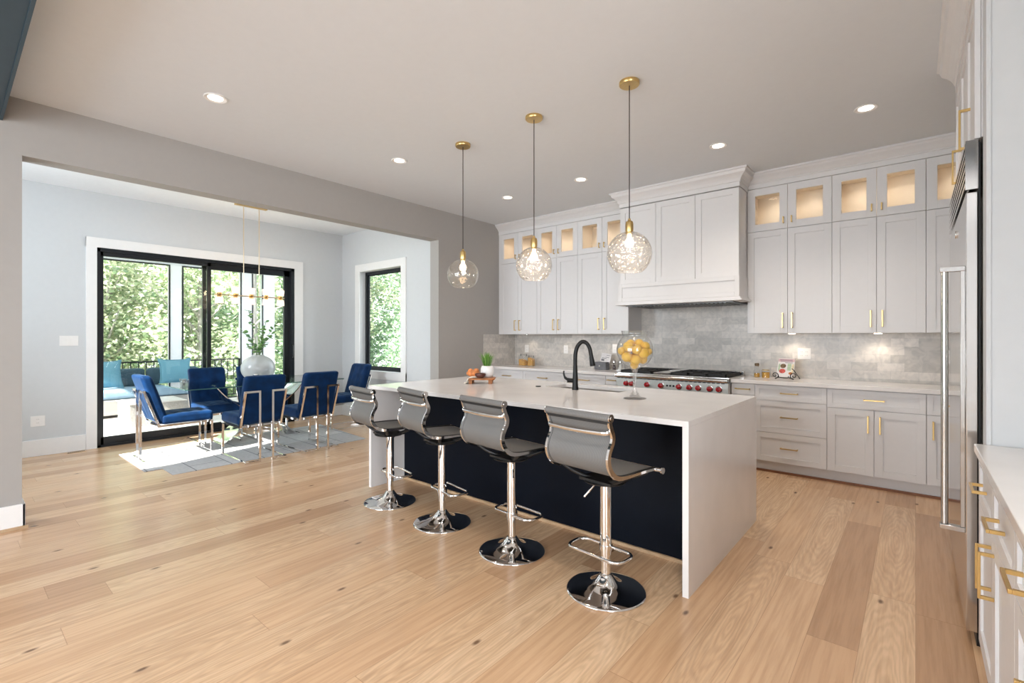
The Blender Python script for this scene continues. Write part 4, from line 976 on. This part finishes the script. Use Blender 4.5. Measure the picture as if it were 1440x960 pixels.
# ------------------------------------------------------------------ dining furniture
RUGT = .008
rg = MB(); rg.prism([(-7.0, 1.45), (-6.96, 1.45), (-6.96, 1.30), (-5.88, 1.30), (-5.88, 1.45), (-5.545, 1.45), (-5.555, 3.6), (-7.0, 3.74)], .0003, RUGT)
tag(rg.build('area_rug', 'rug'), 'pale grey patchwork rug under the dining table', 'rug')
def make_chair(label, loc, rz):
    t = thing('dining_chair', label, 'chair', (*loc, 0), rz, 'blue velvet dining chairs around the glass table')
    hw = .215
    def dim(fx, fz, amp):
        def f(a, b, c):
            return 0
        return f
    # seat with tufting
    def seatfn(a, b, c):
        if c < .9: return (0, 0, 0)
        d = 0
        for bx in (-.5, 0, .5):
            for by in (-.45, .1, .6): d += math.exp(-((a-bx)**2+(b-by)**2)/.018)
        return (0, 0, -.016*d+.012*(1-a*a)*(1-b*b))
    m = MB(); m.cushion(-hw-.01, hw+.01, -.17, .33, .395, .50, .3, 22, seatfn); m.build('seat', 'velvet', t, 'full')
    def backfn(a, b, c):
        # b: depth (front=+1), c: height
        lean = -.165*((c+1)/2)
        if b > .9:
            d = 0
            for bx in (-.5, 0, .5):
                for bz in (-.3, .2, .65): d += math.exp(-((a-bx)**2+((c-bz)*.9)**2)/.014)
            return (0, lean-.018*d+.014*(1-a*a)*(1-c*c), 0)
        return (0, lean, 0)
    m = MB(); m.cushion(-hw, hw, -.195, -.09, .40, .935, .35, 24, backfn); bk_ = m.build('backrest', 'velvet', t, 'full')
    for s in (-1, 1):
        fl = RUGT+.011
        path = [(s*(hw-.008), .315, .383), (s*(hw-.008), .315, fl), (s*(hw-.008), -.325, fl), (s*.068, -.325, fl), (s*.068, -.325, .765), (s*(hw-.004), -.325, .765), (s*(hw-.004), -.193, .383), (s*(hw-.008), .315, .383)]
        m = MB()
        for p, q in zip(path, path[1:]):
            p, q = Vector(p), Vector(q); d = (q-p).normalized(); m.tube([p-d*.009, q+d*.009], .0155, 4)
        m.build('leg_frame', 'chrome', t)
    m = MB(); m.box(-hw+.01, hw-.01, -.19, -.17, .374, .394); m.box(-hw+.01, hw-.01, .30, .32, .374, .394); m.build('seat_rail', 'chrome', t)
    return t
c0 = make_chair('blue velvet dining chair at the left head of the table, seen from its side', (-6.45, 1.70), 0)
GR = 'blue velvet dining chairs around the glass table'
dup(c0, 'blue velvet dining chair with its back to the kitchen, nearer the table\'s left end', (-5.70, 2.26), PI/2, GR)
dup(c0, 'blue velvet dining chair with its back to the kitchen, nearer the bar stools', (-5.71, 2.89), PI/2+SA(3), GR)
dup(c0, 'blue velvet dining chair at the right head of the table, by the window', (-6.52, 3.86), PI, GR)
dup(c0, 'blue velvet dining chair on the patio side, left of the vase', (-6.98, 2.285), -PI/2, GR)
dup(c0, 'blue velvet dining chair on the patio side, mostly hidden behind the vase', (-6.98, 2.87), -PI/2, GR)
tb = thing('dining_table', 'rectangular glass dining table on curved chrome legs', 'dining table', (-6.76, 2.72, 0))
m = MB(); m.prism([(x, y) for x, y, z in rrect(.555, .97, .04, 0)], .747, .759); gt = m.build('glass_top', 'tglass', tb, bevel=.002)
m = MB(); ra = rrect(.5565, .9715, .0415, 0); a_ = [m.v((x, y, .7475)) for x, y, z in ra]; b_ = [m.v((x, y, .7585)) for x, y, z in ra]
for i in range(len(ra)): m.face([a_[i], a_[(i+1) % len(ra)], b_[(i+1) % len(ra)], b_[i]])
m.build('glass_edge', pmat('green_glass_edge', (.05, .13, .12), .1), gt)
def band(sgn, axis):
    m = MB(); pts = smoothpts([(0, .56*sgn, .745), (0, .44*sgn, .60), (0, .22*sgn, .42), (0, .16*sgn, .33), (0, .24*sgn, .2), (0, .44*sgn, RUGT+.02), (0, .50*sgn, RUGT+.006)], 6)
    for a, b in zip(pts, pts[1:]): pass
    rows = []
    for i, p in enumerate(pts):
        t_ = (pts[min(i+1, len(pts)-1)]-pts[max(i-1, 0)]).normalized(); nn = Vector((0, -t_.z, t_.y))
        rows.append([m.v(Vector((sx*.19, 0, 0))+p+nn*o_) for sx, o_ in ((-1, -.006), (1, -.006), (1, .006), (-1, .006))])
    for a, b in zip(rows, rows[1:]):
        for j in range(4): m.face([a[j], a[(j+1) % 4], b[(j+1) % 4], b[j]])
    m.face(rows[0]); m.face(rows[-1][::-1]); return m
for sgn in (-1, 1): band(sgn, 0).build('leg', 'chrome', tb, True)
m = MB(); m.box(-.19, .19, -.165, .165, .32, .34); m.build('stretcher', 'chrome', tb)
# vase with eucalyptus
VX, VY, VZ = -6.62, 2.68, .7595
vs = thing('vase', 'large round frosted glass vase on the dining table', 'vase', (VX, VY, VZ))
pr3 = [(.09, .004)]+[(.205*math.sin(a), .175-.175*math.cos(a)) for a in [.5+(2.75-.5)*i/16 for i in range(17)]]+[(.07, .345), (.072, .352)]
MB().lathe([(0, 0), (.09, 0)]+pr3+[(r_-.004, z) for r_, z in pr3[::-1]], n=48).build('vase_glass', 'milk', vs, 'full')
eu = thing('eucalyptus_branches', 'leafy green eucalyptus branches standing in the round vase', 'branches', (VX, VY, VZ))
stems = MB(); leaves = MB(); k = .0095   # metres per photo pixel there
tips = [(-13, 62), (14, 46), (-24, 34), (20, 30), (-9, 26), (10, 16), (27, 48), (-16, 14), (3, 30)]
random.seed(11)
for i, (dx, dz) in enumerate(tips):
    dep = random.uniform(-.12, .12); tip = Rd*(dx*k)+Fd*dep+Vector((0, 0, .34+dz*k)); base_ = Vector((random.uniform(-.02, .02), random.uniform(-.02, .02), .1))
    path = smoothpts([base_, Vector((0, 0, .34))+Rd*(dx*k*.08), Rd*(dx*k*.5)+Fd*dep*.5+Vector((0, 0, .34+dz*k*.6)), tip], 6); stems.tube(path, .0028, 5)
    for q in range(8, len(path)):
        if dz > 50 and q < 12: continue
        for s in (-1, 1):
            p = path[q]; d = Vector((random.uniform(-1, 1), random.uniform(-1, 1), random.uniform(-.5, .7))).normalized(); u = d.cross(Vector((.3, .2, 1))).normalized()
            L_ = random.uniform(.035, .06); W_ = L_*.42
            leaves.face([leaves.v(p+d*L_*a+u*W_*b) for a, b in ((0, 0), (.25, .8), (.6, 1), (.9, .55), (1, 0), (.9, -.55), (.6, -1), (.25, -.8))])
stems.build('stems', 'stem', eu, True); o = leaves.build('leaves', 'euca', eu)
o['kind'] = 'stuff'
cd = thing('candle_holder', 'navy candle holder with a stepped stem on a flat foot, in front of the vase', 'candle holder', (-6.37, 2.55, VZ))
MB().lathe([(0, 0), (.07, 0), (.072, .008), (.02, .014), (.014, .025), (.022, .035), (.014, .045), (.022, .056), (.014, .066), (.022, .077), (.016, .09), (.034, .1), (.034, .108), (0, .108)], n=24).build('holder', 'navyglass', cd, True)
MB().lathe([(0, .108), (.022, .108), (.022, .118), (0, .118)], n=16).build('candle', 'candle', cd, True)
t = MB(); t.lathe([(0, 0), (.033, 0), (.035, .004), (.035, .07), (.032, .07), (.032, .006), (0, .006)], n=24)
tag(t.build('pillar_candle_cup', 'ceramic', None, True, loc=(-6.42, 2.46, VZ)), 'short white cup left of the navy candle holder', 'cup')
for i, (x, y, lb) in enumerate(((-6.72, 1.86, 'clear glass tumbler at the left end of the dining table, nearer the patio'), (-6.55, 1.84, 'clear glass tumbler at the left end of the dining table, nearer the kitchen'))):
    t = MB(); t.lathe([(0, 0), (.028, 0), (.036, .09), (.033, .09), (.026, .008), (0, .008)], n=20)
    tag(t.build('glass_tumbler', 'clear', None, 'full', loc=(x, y, VZ)), lb, 'glass')
# chandelier
ch = thing('linear_chandelier', 'slim gold linear chandelier with ten lit crystal cups over the dining table', 'chandelier', (-6.8, 2.665, DZ))
zb_ = 1.888-DZ
m = MB(); m.box(-.03, .03, -.2, .2, -.025, 0); m.build('canopy', 'gold', ch, bevel=.003)
for y in (-.095, .1): MB().cyl((0, y, -.02), (0, y, zb_), .0055, 8).build('rod', pmat('pale_gold', (.80, .66, .46), .3, 1.), ch, True)
MB().tube([(0, -.44, zb_), (0, .44, zb_)], .008, 8).build('bar', bpy.data.materials['pale_gold'], ch, True)
cry = bpy.data.materials['lit_crystal']
for k in range(5):
    y = -.385+k*.1925
    for s in (1, -1):
        cu = MB().tube([(0, y, zb_+s*.004), (0, y, zb_+s*.028)], [.03, .022], 12).build('cup_holder', 'gold', ch, True)
        m = MB()
        for q in range(12):
            a = q*PI/6; m.tube([(.036*math.cos(a), y+.036*math.sin(a), zb_+s*.03), (.042*math.cos(a), y+.042*math.sin(a), zb_+s*.108)], .0085, 6)
        m.build('crystal_shade', 'crystal', cu, True)
    light('POINT', 'chandelier_lamp', (-6.8, 2.665+y, 1.888+.14), 1.2, (1, .75, .5), shadow_soft_size=.04)

# ------------------------------------------------------------------ porch
PX0, PX1 = -11.6, XD-.15
struct(MB().box(PX0-.1, PX1, -2.5, 5.3, -.12, -.015).build('porch_floor', 'deck'))
struct(MB().box(PX0-.3, PX1, -1.3, 5.3, 2.90, 3.05).build('porch_ceiling', 'porchwhite'))
struct(MB().box(PX0-.05, PX0+.15, -1.3, 5.2, 2.79, 2.90).build('porch_beam', 'porchwhite'))
pl = [(-1.3, -1.1, 'white square porch post outside at the far left'), (.90, 1.10, 'white square porch post hidden left of the patio glass'), (2.95, 3.14, 'white square porch post seen through the left patio door pane'), (4.28, 4.487, 'white square porch post seen behind the chandelier'), (4.74, 4.99, 'white square porch corner post at the right of the patio view')]
for a, b, lb in pl:
    tag(MB().box(PX0, PX0+.18, a, b, -.015, 2.79).build('porch_post', 'porchwhite'), lb, 'post', 'white porch posts')
def screen(y0, y1, lb):
    m = MB(); x = PX0+.17; w = .028
    m.box(x, x+.02, y0, y0+w, 0.05, 2.79); m.box(x, x+.02, y1-w, y1, .05, 2.79); m.box(x, x+.02, y0+w, y1-w, 2.79-w, 2.79); m.box(x, x+.02, y0+w, y1-w, .02, .05)
    tag(m.build('screen_frame', 'blackframe'), lb, 'screen frame')
screen(1.11, 2.945, 'black screen frame of the widest porch bay, behind the sofa'); screen(3.145, 4.275, 'black screen frame of the porch bay behind the centre of the patio door'); screen(4.49, 4.735, 'black screen frame of the narrow porch bay in front of the tree trunk')
def railing(y0, y1, lb):
    t = thing('porch_railing', lb, 'railing', (PX0+.09, 0, 0))
    m = MB(); m.box(-.02, .02, y0, y1, .845, .872); m.build('top_rail', 'blackframe', t); m = MB(); m.box(-.015, .015, y0, y1, .08, .10); m.build('bottom_rail', 'blackframe', t)
    m = MB(); m.box(-.015, .015, y0, y0+.03, -.015, .872); m.box(-.015, .015, y1-.03, y1, -.015, .872); m.build('end_post', 'blackframe', t)
    n = int((y1-y0)/.115)
    for i in range(1, n): y = y0+(y1-y0)*i/n; MB().box(-.008, .008, y-.008, y+.008, .10, .845).build('baluster', 'blackframe', t)
railing(1.11, 2.94, 'black metal railing behind the outdoor sofa'); railing(3.15, 4.27, 'black metal railing in the second porch bay'); railing(4.50, 4.73, 'short black metal railing beside the tree trunk')
railing(-1.09, .89, 'black metal railing left of the patio view')
so = thing('outdoor_sofa', 'grey wicker outdoor sofa with blue cushions along the porch railing', 'sofa', (-11.25, 2.0, -.015))
m = MB(); m.box(.0, 1.0, -1.3, 1.35, .05, .30); m.box(0, .12, -1.3, 1.35, .30, .62); m.build('wicker_base', 'wicker', so, bevel=.01)
for k in range(3): MB().cushion(.14, .98, -1.28+k*.87, -.43+k*.87, .30, .46, .35, 8).build('seat_cushion', 'cush', so, 'full')
for k in range(3): MB().cushion(.13, .30, -1.28+k*.87, -.43+k*.87, .44, .78, .4, 8).build('back_cushion', 'slate', so, 'full')
m = MB(); m.box(.1, 1.0, -1.40, -1.30, .05, .60); m.build('armrest', 'wicker', so); m = MB(); m.box(.1, 1.0, 1.35, 1.45, .05, .60); m.build('armrest', 'wicker', so)
def pillow(loc, rz, lb, tilt=-.25):
    def f(a, b, c): k_ = (1-a*a)*(1-c*c); return (.05*a*abs(c)**3, (b)*.055*k_-b*.035, .05*c*abs(a)**3)
    m = MB(); m.T = Matrix.Rotation(tilt, 4, 'X'); m.cushion(-.235, .235, -.055, .055, 0.02, .47, .5, 12, f)
    tag(m.build('throw_pillow', 'aqua', None, 'full', loc=loc, rotz=rz), lb, 'pillow', 'aqua pillows on the outdoor sofa')
pillow((-10.62, 1.80, .46), PI/2+.1, 'pale aqua throw pillow at the left end of the outdoor sofa'); pillow((-10.62, 2.83, .46), PI/2-.05, 'aqua throw pillow with peaked corners in the middle of the outdoor sofa')
ot = thing('coffee_table', 'low square grey wicker table on the sunny porch floor', 'coffee table', (-9.38, 2.17, -.015))
m = MB(); m.box(-.37, .37, -.36, .36, .0, .34); m.build('wicker_body', 'wicker', ot, bevel=.008); MB().box(-.39, .39, -.38, .38, .34, .352).build('table_top', 'deck', ot)

# ------------------------------------------------------------------ trees and ground outside
gr = MB(); gr.box(-60, PX0-.1, -30, 50, -3.3, -3.0); gr.box(PX0-.1, XL2, 5.35, 50, -3.3, -3.0); struct(gr.build('ground', 'lawn'))
def leafmesh(name, mat, n, rx, rz, size, seed):
    rnd = random.Random(seed); m = MB()
    cl = [(Vector((rnd.gauss(0, .45), rnd.gauss(0, .45), rnd.uniform(-1, 1)))) for _ in range(60)]
    for i in range(n):
        c = cl[rnd.randrange(60)]; 
        p = Vector((c.x+rnd.gauss(0, .13), c.y+rnd.gauss(0, .13), c.z+rnd.gauss(0, .09)))
        q = 1-.55*p.z*p.z
        p = Vector((p.x*rx*q, p.y*rx*q, p.z*rz))
        d = Vector((rnd.gauss(0, 1), rnd.gauss(0, 1), rnd.gauss(0, .6))).normalized(); u = d.cross(Vector((rnd.gauss(0, 1), rnd.gauss(0, 1), rnd.gauss(0, 1)))).normalized(); s = size*rnd.uniform(.6, 1.3)
        m.face([m.v(p-d*s), m.v(p+u*s*.55), m.v(p+d*s), m.v(p-u*s*.55)])
    return m.mesh(name, mat)
LMS = [leafmesh('crown', 'leafA', 13000, 2.5, 4.2, .085, 1), leafmesh('crown', 'leafA', 13000, 2.5, 4.0, .08, 2), leafmesh('crown', 'leafB', 13000, 2.4, 4.4, .08, 3)]
TM = None
def trunkmesh():
    m = MB(); rnd = random.Random(5)
    m.tube(smoothpts([(0, 0, 0), (.05, .05, 2), (-.05, .0, 4.5), (.1, .05, 7)], 4), [.15]*5+[.11]*4+[.06]*4, 8)
    for k in range(12):
        a = rnd.uniform(0, 2*PI); z = rnd.uniform(1.8, 6.2); l = rnd.uniform(1, 2)
        m.tube([(0, 0, z), (math.cos(a)*l*.5, math.sin(a)*l*.5, z+l*.35), (math.cos(a)*l, math.sin(a)*l, z+l*.8)], [.04, .028, .01], 6)
    return m.mesh('trunk', 'bark', True)
TM = trunkmesh()
trees = [(-17.5, .2, 0, 1.0), (-18.2, 3.0, 1, 1.0), (-17.2, 5.2, 0, .95), (-18.6, 7.8, 2, 1.0), (-17.0, 10.2, 1, 1.0), (-15.2, 12.4, 2, 1.05), (-12.4, 13.2, 2, 1.0), (-19.6, 13.0, 2, 1.2),
         (-22.5, 1.2, 2, 1.1), (-22.8, 4.8, 1, 1.1), (-22.5, 8.4, 0, 1.1), (-22.0, 11.8, 2, 1.15), (-17.4, 16.5, 0, 1.25), (-9.2, 13.8, 1, 1.0), (-18, -2.8, 1, 1.0), (-13.5, 17, 2, 1.2), (-20.3, 6.2, 1, .9), (-20.2, 2.2, 0, .9)]
tl = ['leafy tree beyond the porch at the far left of the patio view', 'sunlit tree directly behind the sofa', 'sunlit tree behind the second porch bay', 'cool green tree right of the thin trunk', 'leafy tree between the patio view and the side window',
      'dense green tree filling the side window', 'green tree at the right side of the side window', 'tall green tree farther behind the side window', 'far tree behind the widest porch bay', 'far tree behind the sofa\'s right pillow', 'far sunlit tree behind the chandelier', 'far tree at the right of the patio view',
      'far tall tree seen through the side window', 'tree outside to the right of the side window', 'tree outside left of the patio view', 'farthest tree behind the side window', 'mid-distance tree behind the second porch bay', 'mid-distance tree behind the aqua pillow']
for (x, y, k, s), lb in zip(trees, tl):
    t = thing('tree', lb, 'tree', (x, y, -3.0), random.uniform(0, 6), 'trees beyond the porch'); t.scale = (s, s, s*.92)
    o = bpy.data.objects.new('crown', LMS[k]); COL.objects.link(o); o.parent = t; o.location = (0, 0, 4.7)
    o = bpy.data.objects.new('trunk', TM); COL.objects.link(o); o.parent = t
tk = MB(); tk.tube(smoothpts([(0, 0, 0), (.05, 0, 3), (-.12, 0, 6), (.1, .1, 9)], 5), [.2]*6+[.17]*5+[.15]*5, 12)
for z, a in ((4.6, .5), (5.4, 2.6), (6.2, 4.4)): tk.tube([(0, 0, z), (math.cos(a)*.6, math.sin(a)*.6, z+.5), (math.cos(a)*1.2, math.sin(a)*1.2, z+.7)], [.04, .03, .012], 6)
tag(tk.build('bare_tree', 'bark', None, True, loc=(-15.0, 5.9, -3.0)), 'bare grey tree trunk outside between the two right porch posts', 'tree')
